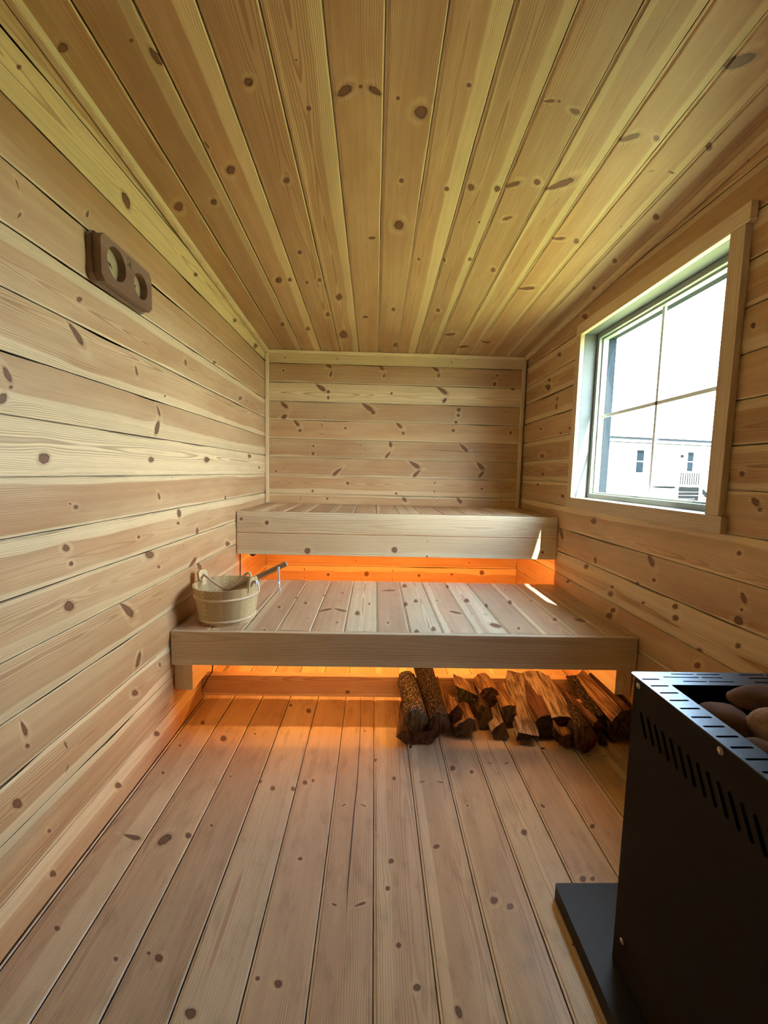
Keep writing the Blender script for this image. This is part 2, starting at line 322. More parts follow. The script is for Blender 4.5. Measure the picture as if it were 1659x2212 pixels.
def planks(name, origin, eu, ev, en, u0, u1, joints, vlim, mat, seed, knots=(), kinds=None, holes=(), groove=.008, depth=.005, crown=.0012, back=.018, parent=None, rk=1.2, wave=0.0, gap=.0018):
    """a boarded surface: each plank has a crowned face and a tongue reveal, and its own rings and knots"""
    rng = random.Random(seed); O, eu, ev, en = Vector(origin), Vector(eu), Vector(ev), Vector(en)
    verts, faces, BC, BP, BQ, KN, sm = [], [], [], [], [], [], []
    cache = {}
    def add(quad, uvw, bp, bq, kn, s=False):
        f = []
        for (u, v, w), b in zip(quad, uvw):
            key = (round(u, 5), round(v, 5), round(w, 5), bp[0])
            if s and key in cache: f.append(cache[key]); continue
            verts.append(O+eu*u+ev*v+en*w); BC.append(b); BP.append(bp); BQ.append(bq); KN.append(kn)
            if s: cache[key] = len(verts)-1
            f.append(len(verts)-1)
        faces.append(tuple(f)); sm.append(s)
    for bi in range(len(joints)-1):
        va, vb = joints[bi], joints[bi+1]
        bp, bq = grain(rng, kinds[bi % len(kinds)] if kinds else None); vc = (va+vb)/2
        mine = [k for k in knots if va-.001 <= k[1] < vb+.001][:NK]
        extra = []
        uu = u0+rng.uniform(.02, .35)
        while uu < u1 and len(mine)+len(extra) < NK:
            if all(abs(uu-k[0]) > .13 for k in mine):
                hv = (vb-va)/2; t = rng.random()
                if t < .62 and len(mine)+len(extra) < NK-1:
                    dr = rng.choice([-1, 1]); r_ = rng.uniform(.0024, .0042)
                    extra.append((uu+dr*.006, vc+hv*.50, r_, rng.uniform(3.2, 5.5), math.pi/2+dr*rng.uniform(.25, .6)))
                    extra.append((uu+dr*.006, vc-hv*.45, r_*.9, rng.uniform(2.4, 4.5), math.pi/2-dr*rng.uniform(.25, .6)))
                else: extra.append((uu, vc+rng.uniform(-.045, .045), rng.uniform(.0035, .009), rng.uniform(1, 1.6), rng.uniform(0, 3)))
            uu += rng.uniform(.28, .62)/max(rk, .1)
        kl = [((k[0], k[1]-vc, k[2]*.74), (math.cos(k[4]), math.sin(k[4]), max(k[3], 1.0))) for k in (mine+extra)]
        kn = tuple((kl+NOK)[:NK])
        lo, hi = max(va, vlim[0]), min(vb, vlim[1])
        if hi-lo < .002: continue
        # segments of this board along u, leaving out the holes
        segs = [(u0, u1, lo, hi)]
        for (ha, hb, hva, hvb) in holes:
            new = []
            for (a, b, l, h_) in segs:
                if h_ <= hva or l >= hvb or b <= ha or a >= hb: new.append((a, b, l, h_)); continue
                if a < ha: new.append((a, ha, l, h_))
                if b > hb: new.append((hb, b, l, h_))
                if l < hva: new.append((max(a, ha), min(b, hb), l, hva))
                if h_ > hvb: new.append((max(a, ha), min(b, hb), hvb, h_))
            segs = new
        for (a, b, l, h_) in segs:
            prof = [((va, -.011), (va+gap, -.011), 0), ((va+gap, -.011), (va+gap, -depth), 0), ((va+gap, -depth), (va+groove, -depth), 0), ((va+groove, -depth), (va+groove+.0012, -crown), 0)]
            f0, f1 = va+groove+.0012, vb-.0032; N = 8; hw = (f1-f0)/2; fc = (f0+f1)/2
            def sh(u, v):
                if wave <= 0: return 0.0
                if abs(v-va-groove) < .0015: return wave*1.3*max(0.0, noise.noise(Vector((u*3.1, bi*7.7, seed))) * 2.0)
                if f1-.0004 <= v < vb-.0001: return -wave*max(0.0, noise.noise(Vector((u*3.4, bi*5.3+40, seed))) * 2.0)
                return 0.0
            def fz(v): 
                t = (v-fc)/hw; return -crown*t*t
            pv = [f0+(f1-f0)*k/N for k in range(N+1)]
            for x, y in zip(pv, pv[1:]): prof.append(((x, fz(x)), (y, fz(y)), 1))
            prof.append(((f1, -crown), (vb-.0002, -crown-.0028), 0)); prof.append(((vb, -crown-.0028), (vb, -.011), 0))
            for (p, q, s) in prof:
                if q[0] > p[0]:
                    if q[0] <= l or p[0] >= h_: continue
                    if p[0] < l: t = (l-p[0])/(q[0]-p[0]); p = (l, p[1]+(q[1]-p[1])*t)
                    if q[0] > h_: t = (h_-p[0])/(q[0]-p[0]); q = (h_, p[1]+(q[1]-p[1])*t)
                elif not (l <= p[0] <= h_): continue
                nsub = max(1, int((b-a)/.045)) if wave > 0 else 1
                fresh_lit = (bq[0], bq[1], 0.0) if not s else bq      # pale tongue and lip: fresh sapwood, and light on the joints put into colour
                for t in range(nsub):
                    ua, ub = a+(b-a)*t/nsub, a+(b-a)*(t+1)/nsub
                    quad = [(ua, p[0]+sh(ua, p[0]), p[1]), (ub, p[0]+sh(ub, p[0]), p[1]), (ub, q[0]+sh(ub, q[0]), q[1]), (ua, q[0]+sh(ua, q[0]), q[1])]
                    add(quad, [(u, v-vc, w) for u, v, w in quad], bp, fresh_lit, kn, bool(s))
            # body behind the face
            bk = [(l, h_)]
            quad = [(a, l, -back), (b, l, -back), (b, h_, -back), (a, h_, -back)]
            add(quad, [(u, v-vc, w) for u, v, w in quad], bp, bq, kn)
            for uu in (a, b):
                quad = [(uu, l, -back), (uu, h_, -back), (uu, h_, -.0012), (uu, l, -.0012 if l > va+groove else -depth)]
                add(quad, [(u, v-vc, w) for u, v, w in quad], bp, bq, kn)
            for vv in (l, h_):
                quad = [(a, vv, -back), (b, vv, -back), (b, vv, -depth), (a, vv, -depth)]
                add(quad, [(u, v-vc, w) for u, v, w in quad], bp, bq, kn)
    me = bpy.data.meshes.new(name); me.from_pydata([tuple(v) for v in verts], [], faces)
    for p, s in zip(me.polygons, sm): p.use_smooth = s
    set_attrs(me, BC, BP, BQ, KN); me.update()
    # weld the crowned faces so that they shade smoothly within a board
    return link_mesh(name, me, mat, parent)

def wood_attr(me, axis, across, rng, kind='half', knots=None, gr=None):
    """solid wood coordinates for a loose mesh; axis = grain direction, across = in-plane direction"""
    a = Vector(axis).normalized(); c = Vector(across).normalized(); w = a.cross(c)
    ctr = sum((v.co for v in me.vertices), Vector())/len(me.vertices)
    bp, bq = gr or grain(rng, kind)
    kn = NOK
    if knots is not None:
        kn = tuple(([((Vector(k[0])@a-0*ctr@a, Vector(k[0])@c-ctr@c, k[1]), (math.cos(k[3]), math.sin(k[3]), k[2])) for k in knots]+NOK)[:NK])
    set_attrs(me, [(v.co@a, (v.co-ctr)@c, (v.co-ctr)@w) for v in me.vertices], [bp]*len(me.vertices), [bq]*len(me.vertices), [kn]*len(me.vertices) if knots is not None else [tuple(NOK)]*len(me.vertices))
RNG = random.Random(5)
def beam(name, x0, x1, y0, y1, z0, z1, axis, across, mat, parent=None, bevel=.002, kind='half', knots=None):
    bm = bmesh.new(); box(bm, x0, x1, y0, y1, z0, z1, bevel)
    o = bm_obj(name, bm, mat, parent); wood_attr(o.data, axis, across, RNG, kind, knots)
    return o
KNOTS = {
 'ceiling': [[1.242,0.904,0.0223,1.12,0.38],[1.714,0.871,0.023,1.54,0.06],[1.178,0.458,0.012,1.41,-0.82],[1.244,0.6,0.007,1.25,-0.62],[1.115,0.04,0.0103,2.11,2.16],[1.092,0.213,0.0039,1.81,2.18],[1.126,0.252,0.0122,2.19,0.23],[1.191,0.7,0.0139,2.25,2.25],[1.187,0.779,0.0112,2.2,-2.17],[1.177,0.742,0.0057,1.09,-0.62],[1.204,0.839,0.0061,1.06,0.14],[1.161,1.016,0.0065,1.2,0.81],[1.379,0.273,0.0064,2.44,0.05],[1.472,0.314,0.0159,1.65,-0.6],[1.624,0.203,0.0117,1.84,-0.57],[1.656,0.064,0.0172,2.02,-0.62],[1.508,0.486,0.0116,1.5,-0.44],[2.157,0.314,0.0172,2.12,-0.31],[2.149,0.369,0.0108,2.09,-0.28],[1.918,0.458,0.0096,1.84,-0.28],[2.307,0.594,0.0191,2.14,-0.13],[2.17,0.448,0.0088,2.06,-0.23],[2.144,0.512,0.011,2.01,-0.19],[2.809,0.579,0.0294,2.61,-0.1],[2.523,0.511,0.0131,2.36,-0.15],[2.737,0.364,0.0141,2.61,-0.2],[1.489,0.866,0.0091,1.33,0.08],[1.518,1.021,0.0092,1.41,0.29],[1.507,1.101,0.0135,1.45,0.39],[1.509,1.189,0.0117,1.52,0.48],[1.488,1.235,0.0132,2.19,2.11],[1.472,1.31,0.011,1.61,0.6],[1.479,1.389,0.0184,3.02,2.2],[1.194,1.233,0.0052,3.76,1.65],[1.193,1.26,0.0041,1.5,0.84],[1.22,1.315,0.0089,2.13,1.17],[1.293,1.508,0.0129,2.46,2.04],[1.291,1.585,0.0081,1.96,0.87],[1.077,1.636,0.0196,2.17,2.07],[1.313,1.754,0.0088,2.24,0.9],[1.615,1.802,0.0108,2.29,0.75],[1.653,1.27,0.0108,1.97,-1.03],[1.762,1.509,0.0122,2.41,1.68],[1.774,1.586,0.0115,2.06,0.59],[1.801,0.767,0.0118,1.53,1.81],[2.541,0.726,0.0186,1.03,1.47],[2.431,0.882,0.0128,2.22,0.04],[2.003,1.315,0.0121,1.98,0.35],[1.926,1.192,0.0098,1.84,0.29],[1.943,1.083,0.008,1.81,0.21],[1.898,1.813,0.0102,2.39,0.64],[2.132,1.845,0.0099,2.54,0.57],[2.967,0.922,0.0188,2.74,0.05],[2.425,1.128,0.0127,2.26,0.17],[2.76,1.253,0.0223,1.96,1.94],[2.964,1.382,0.0249,1.61,2.15],[2.868,1.513,0.0228,1.58,1.4],[2.158,1.525,0.0187,2.58,1.74],[1.119,0.589,0.0029,1.26,2.25],[1.681,1.171,0.005,1.63,0.36],[1.939,0.971,0.008,1.77,0.13],[2.679,0.219,0.0136,2.62,-0.26]],
 'left': [[1.049,1.11,0.0165,1.32,-2.97],[1.542,1.122,0.0115,1.93,-3.08],[2.045,1.137,0.0153,2.56,-3.1],[1.434,1.928,0.024,1.24,-0.32],[1.034,1.963,0.0039,2.92,-2.26],[1.246,1.78,0.0058,2.32,-1.94],[1.198,1.537,0.0074,1.94,-2.58],[1.182,1.442,0.0131,2.97,-0.71],[1.463,1.413,0.0087,2.04,-1.28],[1.603,1.302,0.0101,2.36,-1.14],[1.592,1.24,0.0177,1.93,-2.01],[0.958,1.287,0.0102,2.02,-1.09],[0.965,1.262,0.0046,1.39,-2.61],[0.944,1.234,0.0116,1.47,0.92],[1.107,0.88,0.0107,1.41,2.84],[1.124,0.835,0.0072,1.46,2.79],[1.15,0.984,0.0074,1.42,3.04],[1.129,0.994,0.0037,1.4,3.06],[1.109,0.724,0.0163,1.55,2.63],[1.518,0.783,0.0181,1.94,2.9],[1.574,0.725,0.0068,2.03,2.86],[1.589,0.989,0.0091,2.03,-1.1],[1.752,0.909,0.0207,0.61,-1.62],[1.738,0.87,0.0076,2.17,3.0],[2.3,0.94,0.0166,0.83,-0.58],[2.325,0.685,0.0152,2.94,2.96],[1.37,0.627,0.0149,3.59,-0.78],[1.945,0.641,0.0184,1.96,-0.93],[1.877,0.678,0.0156,2.91,0.31],[1.423,0.435,0.0156,2.12,-1.97],[0.948,0.487,0.0064,4.22,-1.31],[0.955,0.438,0.0052,1.93,2.28],[1.395,0.33,0.0112,2.26,2.52],[0.919,0.323,0.0102,2.18,2.2],[1.287,0.079,0.0095,2.64,2.35],[1.531,0.095,0.0105,2.7,2.47],[1.009,0.056,0.0066,2.75,2.18],[1.954,1.936,0.0087,3.0,-2.67],[2.476,1.924,0.0117,3.0,-2.78],[2.893,1.906,0.017,3.0,-2.84],[2.168,1.617,0.0086,2.97,-2.86],[1.005,0.178,0.0043,2.47,2.21],[1.836,1.534,0.0137,1.1,-1.29],[2.564,1.513,0.0131,3.0,-2.95],[2.743,1.181,0.0146,3.0,-3.1],[1.447,0.857,0.0063,1.82,2.95],[1.929,0.81,0.0159,1.47,-0.98],[2.959,1.11,0.0095,3.0,-3.13]],
 'back': [[0.447,1.854,0.0132,2.42,-0.63],[0.467,1.797,0.0099,2.64,-1.84],[0.828,1.85,0.0132,2.43,-0.71],[0.85,1.792,0.0099,1.72,-2.12],[1.22,1.853,0.0131,2.6,-0.59],[1.246,1.806,0.0101,1.86,-1.84],[1.672,1.818,0.0098,1.04,2.89],[1.657,1.756,0.0136,1.26,-1.86],[0.125,1.811,0.0097,1.03,-2.68],[0.125,1.765,0.0097,1.03,-2.66],[0.394,1.697,0.0166,3.05,-0.58],[0.449,1.669,0.0131,1.03,-2.77],[0.449,1.627,0.01,1.44,-1.56],[1.276,1.7,0.0165,3.38,-0.56],[1.296,1.63,0.0135,1.83,-2.28],[0.908,1.669,0.0099,1.02,-3.07],[0.132,1.566,0.0168,2.29,-0.7],[0.132,1.483,0.0164,1.63,-2.54],[0.734,1.567,0.0167,3.63,-0.58],[0.777,1.53,0.0166,1.02,-2.97],[1.402,1.566,0.0166,1.03,2.9],[1.4,1.526,0.0133,1.02,2.88],[1.385,1.476,0.0136,0.97,-2.13],[0.223,1.438,0.0135,2.38,-0.81],[0.247,1.387,0.0132,1.02,-2.56],[0.576,1.412,0.01,1.02,-2.76],[0.968,1.442,0.0134,2.54,-0.68],[1.0,1.386,0.0134,1.01,3.09],[1.367,1.415,0.0134,1.02,2.84],[1.792,1.409,0.0134,1.03,2.71],[0.345,1.276,0.01,1.02,-2.53],[0.342,1.222,0.0134,1.02,-2.49],[0.909,1.303,0.0136,1.95,-1.33],[0.893,1.228,0.0102,3.77,-2.23],[1.447,1.294,0.0135,3.86,-0.72],[0.521,1.094,0.0135,3.84,-2.42],[1.09,1.158,0.017,3.29,-0.54],[1.107,1.094,0.0137,3.09,-2.33],[1.58,1.159,0.017,2.54,-0.75],[1.589,1.1,0.0139,2.58,-2.21],[0.599,1.011,0.0136,1.01,-2.36],[1.598,0.992,0.0102,1.02,2.51],[0.96,0.943,0.0103,1.0,2.46],[0.45,0.895,0.0102,1.01,0.98],[1.022,0.9,0.0137,1.86,-0.81],[1.433,0.9,0.0137,2.38,-0.84],[0.752,0.331,0.0209,1.02,1.63],[1.148,0.327,0.014,1.02,1.93],[1.397,0.339,0.0105,1.03,2.07],[1.626,0.357,0.021,1.03,2.16],[0.463,0.322,0.0139,1.02,1.42],[1.792,1.726,0.0132,1.04,2.83]],
 'floor': [[1.859,0.518,0.0125,1.85,2.93],[1.904,0.427,0.0084,1.93,2.88],[1.683,0.323,0.0054,1.82,2.75],[1.413,0.418,0.0061,1.56,2.69],[1.378,0.469,0.0091,1.5,2.71],[1.378,0.539,0.0092,1.45,2.78],[1.407,0.575,0.0095,1.45,2.83],[1.416,0.602,0.0064,1.44,2.87],[1.43,0.891,0.0083,1.4,-3.04],[1.485,1.113,0.0118,1.53,-2.81],[1.466,1.18,0.0082,1.56,-2.74],[1.103,0.868,0.0091,1.11,-2.92],[1.024,0.856,0.0073,1.04,-2.67],[0.888,0.877,0.0068,1.12,1.36],[0.807,0.912,0.0081,1.23,1.39],[0.992,1.13,0.0104,1.32,0.88],[0.977,1.167,0.009,1.37,0.91],[1.201,1.282,0.0101,1.52,-2.46],[1.226,1.509,0.0072,1.8,-2.37],[1.051,1.392,0.0081,1.65,-2.27],[1.051,1.419,0.006,1.69,-2.26],[0.825,0.568,0.0047,1.36,2.01],[0.815,0.615,0.0087,1.32,1.96],[1.651,0.204,0.0138,1.9,2.66],[1.758,0.077,0.009,2.08,2.64],[0.927,0.067,0.0052,2.02,2.15],[0.864,0.337,0.0083,1.63,2.12],[0.874,0.31,0.0038,1.66,2.13],[0.863,0.243,0.0043,1.78,2.12],[1.171,0.2,0.0203,1.34,0.45],[1.187,0.263,0.0093,1.64,2.41],[1.181,0.099,0.0082,4.55,1.83],[0.766,0.45,0.0099,1.57,2.0],[1.223,0.318,0.005,1.58,2.47],[1.604,0.049,0.0048,2.03,2.56],[1.451,0.058,0.0056,1.96,2.49],[0.889,1.289,0.0033,1.57,1.02],[1.531,0.824,0.0071,1.49,-3.13],[1.306,1.13,0.0044,1.42,-2.68]],
 'right': [[2.066,0.879,0.0161,1.93,3.03],[2.414,0.765,0.0201,2.37,-2.4],[1.618,0.776,0.0152,2.24,-2.44],[1.222,0.88,0.0082,1.19,2.77],[1.588,0.705,0.0088,1.57,2.8],[2.027,0.691,0.0154,1.33,-1.22],[2.112,0.64,0.0141,2.03,2.89],[1.875,0.566,0.0145,1.87,2.79],[1.865,0.601,0.0083,1.84,2.81],[1.694,0.662,0.0094,1.67,2.8],[1.64,0.598,0.0072,1.67,2.73],[1.465,0.639,0.0112,1.52,2.67],[1.456,0.6,0.0126,1.54,2.64],[1.192,0.753,0.0098,2.14,-2.2],[1.194,0.717,0.0051,1.3,2.48],[1.204,0.68,0.0154,1.34,2.46],[2.305,0.512,0.0102,2.25,2.86],[1.847,0.499,0.0122,1.89,2.74],[1.87,0.465,0.0164,1.93,2.73],[1.194,0.607,0.0087,1.42,2.4],[1.342,0.527,0.0113,1.55,2.49],[1.338,0.478,0.0111,1.6,2.46],[2.591,1.823,0.0128,2.73,-2.81],[2.723,1.702,0.0111,2.76,-2.88],[2.739,1.662,0.0196,2.75,-2.89],[2.584,1.563,0.0135,1.42,-2.3],[2.59,1.518,0.02,0.94,-1.11],[2.815,1.408,0.009,2.7,-3.0],[2.773,1.227,0.015,2.61,-3.07],[2.741,1.11,0.012,2.56,-3.12],[2.817,1.039,0.0093,2.62,3.13],[2.429,0.983,0.0107,2.26,3.11],[1.24,1.115,0.0094,1.2,-2.87],[1.187,1.036,0.0109,1.84,-2.5],[1.169,1.015,0.0078,1.1,-3.1],[1.848,1.902,0.0099,2.31,-2.6],[2.297,1.938,0.0151,2.61,-2.71],[1.758,2.033,0.0104,5.66,-0.08],[2.395,1.368,0.0076,2.31,-2.98],[2.512,1.353,0.008,2.41,-3.0]],
 'bench1': [[2.389,0.983,0.016,3.0,-3.06],[2.099,1.02,0.0117,3.0,-3.03],[2.05,0.964,0.0138,3.0,-3.06],[1.676,0.983,0.0132,2.71,-3.02],[1.715,1.057,0.0115,2.8,-2.98],[1.9,0.732,0.0127,3.0,3.1],[2.041,0.785,0.0068,3.0,3.13],[2.121,1.285,0.014,3.0,-2.9],[1.765,1.333,0.0273,1.26,2.63],[2.394,1.228,0.0132,3.0,-2.96],[2.109,1.504,0.0136,3.0,-2.8],[2.048,1.366,0.0112,3.0,-2.86],[1.936,0.581,0.0174,2.49,0.89],[1.939,0.651,0.0163,2.68,2.16],[2.282,0.887,0.0181,2.68,1.41],[1.931,1.189,0.0187,2.11,2.22],[2.039,0.472,0.0089,3.0,2.97],[1.859,1.63,0.0097,3.0,-2.7],[1.849,1.742,0.0262,1.13,2.43],[1.969,0.358,0.0085,3.0,2.9],[1.663,0.368,0.0089,2.88,2.86],[1.779,0.869,0.006,2.84,-3.1],[2.139,1.628,0.0091,3.0,-2.76],[1.735,1.423,0.0074,3.0,-2.77],[2.178,0.546,0.0072,3.0,3.02],[2.129,0.41,0.007,3.0,2.95]],
 'fascia2': [[0.03,0.809,0.0079,1.03,1.01],[0.177,0.79,0.0106,1.03,1.04],[0.413,0.629,0.0162,1.02,1.26],[0.923,0.644,0.0163,1.01,1.83],[1.802,0.647,0.0082,1.04,2.32],[1.115,0.609,0.0055,1.02,2.03]],
 'bench2': [[2.738,0.177,0.0087,3.0,2.92],[2.675,0.483,0.0087,3.0,3.02],[2.82,0.928,0.0093,3.0,-3.1],[2.939,1.257,0.0096,3.0,-2.99],[2.784,1.51,0.009,3.0,-2.89],[2.988,1.76,0.0095,3.0,-2.83]],
}
KN = {k: [tuple(x) for x in v] for k, v in KNOTS.items()}
WIN = (1.34, 2.28, 0.985, 1.842)     # window opening: y0, y1, z0, z1

# ------------------------------------------------------------------ the room
def series(a, step, lo, hi):
    k = math.ceil((lo-a)/step)-1; out = []
    while a+k*step < hi+step: out.append(round(a+k*step, 4)); k += 1
    return out
fl = planks('floor', (0, 0, 0), (0, 1, 0), (1, 0, 0), (0, 0, 1), YF, D, series(.1405, .1352, 0, W), (0, W), M['floor'], 11, KN['floor'], crown=.0010, gap=.0032, groove=.0085, depth=.004,
            kinds=['quarter', 'half', 'half', 'quarter', 'pale', 'quarter', 'quarter', 'half', 'half', 'half', 'pale', 'quarter', 'half', 'half', 'half', 'half'])
tag(fl, kind='structure')
ce = planks('ceiling', (0, 0, HB+SL*D), (0, 1, -SL), (1, 0, 0), (0, 0, -1), YF, D, series(.1249, PITCH, 0, W), (0, W), M['ceil'], 23, KN['ceiling'], crown=.0006, wave=.0015, gap=.0036, groove=.0115, depth=.006,
            kinds=['half', 'half', 'quarter', 'half', 'flat', 'quarter', 'quarter', 'flat', 'flat', 'quarter', 'flat', 'quarter', 'quarter', 'pale', 'quarter', 'half'])
tag(ce, kind='structure')
LJ = series(1.876-20*PITCH, PITCH, 0, 2.2)
wl = planks('wall_left', (0, 0, 0), (0, 1, 0), (0, 0, 1), (1, 0, 0), YF, D, LJ, (0, 2.2), M['wall'], 31, KN['left'], crown=.0042, wave=.006, groove=.007, depth=.005,
            kinds=['quarter', 'half', 'flat', 'quarter', 'half', 'flat', 'flat', 'quarter', 'pale', 'quarter', 'half', 'flat', 'quarter', 'quarter', 'pale', 'half', 'quarter'])
tag(wl, kind='structure')
wbk = planks('wall_back', (0, D, 0), (1, 0, 0), (0, 0, 1), (0, -1, 0), 0, W, series(1.863-14*.134, .134, 0, 1.99), (0, 1.99), M['wall'], 41, KN['back'], crown=.0042, wave=.006, groove=.008, depth=.005,
            kinds=['quarter', 'quarter', 'half', 'quarter', 'half', 'quarter', 'half', 'flat', 'quarter', 'quarter', 'quarter', 'quarter', 'pale', 'quarter', 'pale', 'half', 'half'])
tag(wbk, kind='structure')
wr = planks('wall_right', (W, 0, 0), (0, 1, 0), (0, 0, 1), (-1, 0, 0), YF, D, LJ, (0, 2.2), M['wall'], 57, KN['right'], crown=.0042, wave=.006, groove=.005, depth=.005, holes=[(WIN[0]-.009, WIN[1]+.009, WIN[2]-.009, WIN[3]+.009)],
            kinds=['half', 'quarter', 'quarter', 'quarter', 'pale', 'quarter', 'half', 'quarter', 'flat', 'flat', 'quarter', 'quarter', 'flat', 'flat', 'half', 'half', 'quarter', 'quarter'])
tag(wr, kind='structure')
wf = planks('wall_front', (0, YF, 0), (1, 0, 0), (0, 0, 1), (0, 1, 0), 0, W, LJ, (0, 2.3), M['wall'], 61, crown=.002, groove=.007, depth=.005, holes=[(.50, 1.25, 0.0, 1.93)])
tag(wf, kind='structure')

M['sheath'] = plain('sheathing', (0.25, 0.2, 0.15), .9)
M['siding'] = plain('outer_siding', (0.05, 0.055, 0.06), .7)
bm = bmesh.new(); box(bm, -.10, -.019, YF-.1, D+.1, -.1, 2.3); bm_obj('sheathing', bm, M['sheath'], wl)  # this and the next outer slabs are unseen, put in to block light
bm = bmesh.new(); box(bm, -.10, W+.12, D+.019, D+.10, -.1, 2.3); bm_obj('sheathing', bm, M['sheath'], wbk)
bm = bmesh.new(); box(bm, -.3, W+.3, YF-.3, D+.3, -.12, -.019); bm_obj('sheathing', bm, M['sheath'], fl)
bm = bmesh.new()
x0, x1 = W+.019, 2.035
box(bm, x0, x1, YF-.1, WIN[0]-.01, -.1, 2.3); box(bm, x0, x1, WIN[1]+.01, D+.1, -.1, 2.3)
box(bm, x0, x1, WIN[0]-.01, WIN[1]+.01, -.1, WIN[2]-.01); box(bm, x0, x1, WIN[0]-.01, WIN[1]+.01, WIN[3]+.01, 2.3)
bm_obj('sheathing', bm, M['siding'], wr)
bm = bmesh.new(); zc = HB+SL*D
for (ya, yb) in ((YF-.3, D+.3),):
    vs = [bm.verts.new((x, y, zc-SL*y+dz)) for dz in (.02, .12) for (x, y) in ((-.3, ya), (W+.15, ya), (W+.15, yb), (-.3, yb))]
    for f in ((0, 1, 2, 3), (7, 6, 5, 4), (0, 4, 5, 1), (1, 5, 6, 2), (2, 6, 7, 3), (3, 7, 4, 0)): bm.faces.new([vs[i] for i in f])
bm_obj('sheathing', bm, M['sheath'], ce)
bm = bmesh.new(); box(bm, -.1, .49, YF-.1, YF-.019, -.1, 2.3); box(bm, 1.26, W+.12, YF-.1, YF-.019, -.1, 2.3); box(bm, .49, 1.26, YF-.1, YF-.019, 1.94, 2.3)
bm_obj('sheathing', bm, M['sheath'], wf)
# unseen door behind the camera: timber frame, panel solid to keep daylight out
dr = empty('door_1', (.875, YF, 0)); tag(dr, kind='structure')
bm = bmesh.new()
for b in ((.505, .60, 0, 1.92), (1.15, 1.245, 0, 1.92), (.60, 1.15, 0, 1.02), (.60, 1.15, 1.80, 1.92)): box(bm, b[0], b[1], YF-.06, YF-.02, b[2]+.005, b[3], .003)
dfm = bm_obj('door_frame', bm, M['trim'], dr); wood_attr(dfm.data, (0, 0, 1), (1, 0, 0), RNG)
bm = bmesh.new(); box(bm, .60, 1.15, YF-.05, YF-.03, 1.02, 1.80); o = bm_obj('door_panel', bm, M['trim'], dr); wood_attr(o.data, (0, 0, 1), (1, 0, 0), RNG)

# trims
def trim(name, *a, axis, across):
    o = beam(name, *a, axis, across, M['trim'], None, .002, 'pale'); tag(o, kind='structure'); return o
t = .024
bmx = bmesh.new()
def sloped(name, xa, xb):
    bm = bmesh.new(); z = lambda y, d: HB+SL*(D-y)-d
    vs = [bm.verts.new((x, y, z(y, d))) for (x, d) in ((xa, -.002), (xb, -.002), (xb, t), (xa, t)) for y in (YF, D-.001)]
    for f in ((0, 1, 3, 2), (2, 3, 5, 4), (4, 5, 7, 6), (6, 7, 1, 0), (0, 2, 4, 6), (1, 7, 5, 3)): bm.faces.new([vs[i] for i in f])
    bmesh.ops.bevel(bm, geom=list(bm.edges), offset=.0025, segments=2, affect='EDGES')
    o = bm_obj(name, bm, M['trim']); wood_attr(o.data, (0, 1, 0), (1, 0, 0), RNG, 'pale'); tag(o, kind='structure'); return o
sloped('trim_1', .001, t); sloped('trim_2', W-t, W-.001)
trim('trim_3', t, W-t, D-t, D-.001, HB-t, HB-.001, axis=(1, 0, 0), across=(0, 0, 1))
trim('trim_4', .001, t, D-t, D-.001, .8575, HB-t-.001, axis=(0, 0, 1), across=(1, 0, 0))
trim('trim_5', W-t-.012, W-.012, D-t, D-.001, .8575, HB-t-.001, axis=(0, 0, 1), across=(1, 0, 0))

# window
wn = empty('window_1', (W, 1.81, WIN[2])); tag(wn, kind='structure')
y0, y1, z0, z1 = WIN
xc = 1.865
for nm, a, ax, ac in (('casing', (xc, W, y1+.0005, y1+.048, z0, z1), (0, 0, 1), (0, 1, 0)), ('casing', (xc, W, y0-.055, y0, z0, z1), (0, 0, 1), (0, 1, 0)),
                  ('casing', (xc, W, y0-.068, y1+.050, z1, z1+.058), (0, 1, 0), (0, 0, 1)), ('casing', (xc, W, y0-.068, y1+.050, z0-.056, z0), (0, 1, 0), (0, 0, 1))):
    beam(nm, *a, ax, ac, M['clear'], wn, .0015, 'quarter')
bm = bmesh.new()
box(bm, W+.0006, 1.953, y0-.008, y1+.008, z0-.008, z0, .0008); box(bm, W+.0006, 1.953, y0-.008, y1+.008, z1, z1+.008, .0008)
box(bm, W+.0006, 1.953, y0-.008, y0, z0+.0003, z1-.0003, .0008); box(bm, W+.0006, 1.953, y1, y1+.008, z0+.0003, z1-.0003, .0008)
jb = bm_obj('jamb_lining', bm, M['jamb'], wn); wood_attr(jb.data, (0, 1, 0), (0, 0, 1), RNG, 'pale')
def ring(bm, xa, xb, ins_o, ins_i, bev=.001):
    box(bm, xa, xb, y0+ins_o, y1-ins_o, z0+ins_o, z0+ins_i, bev); box(bm, xa, xb, y0+ins_o, y1-ins_o, z1-ins_i, z1-ins_o, bev)
    box(bm, xa, xb, y0+ins_o, y0+ins_i, z0+ins_i, z1-ins_i, bev); box(bm, xa, xb, y1-ins_i, y1-ins_o, z0+ins_i, z1-ins_i, bev)
bm = bmesh.new(); ring(bm, 1.954, 1.975, .0, .024); ring(bm, 1.972, 2.000, .0, .032)
bm_obj('sash_frame', bm, M['vinyl'], wn)
bm = bmesh.new(); ring(bm, 2.006, 2.045, -.01, .026)
bm_obj('outer_frame', bm, M['vinyl_out'], wn)
bm = bmesh.new(); box(bm, 2.001, 2.004, y0+.001, y1-.001, z0+.001, z1-.001); bm_obj('pane', bm, M['glass'], wn)
bm = bmesh.new(); box(bm, 1.992, 2.0005, 1.810, 1.826, z0+.032, z1-.032, .001); bm_obj('muntin', bm, M['muntin'], wn)
bm = bmesh.new(); box(bm, 1.992, 2.0003, y0+.032, y1-.032, 1.409, 1.425, .001); bm_obj('muntin', bm, M['muntin'], wn)

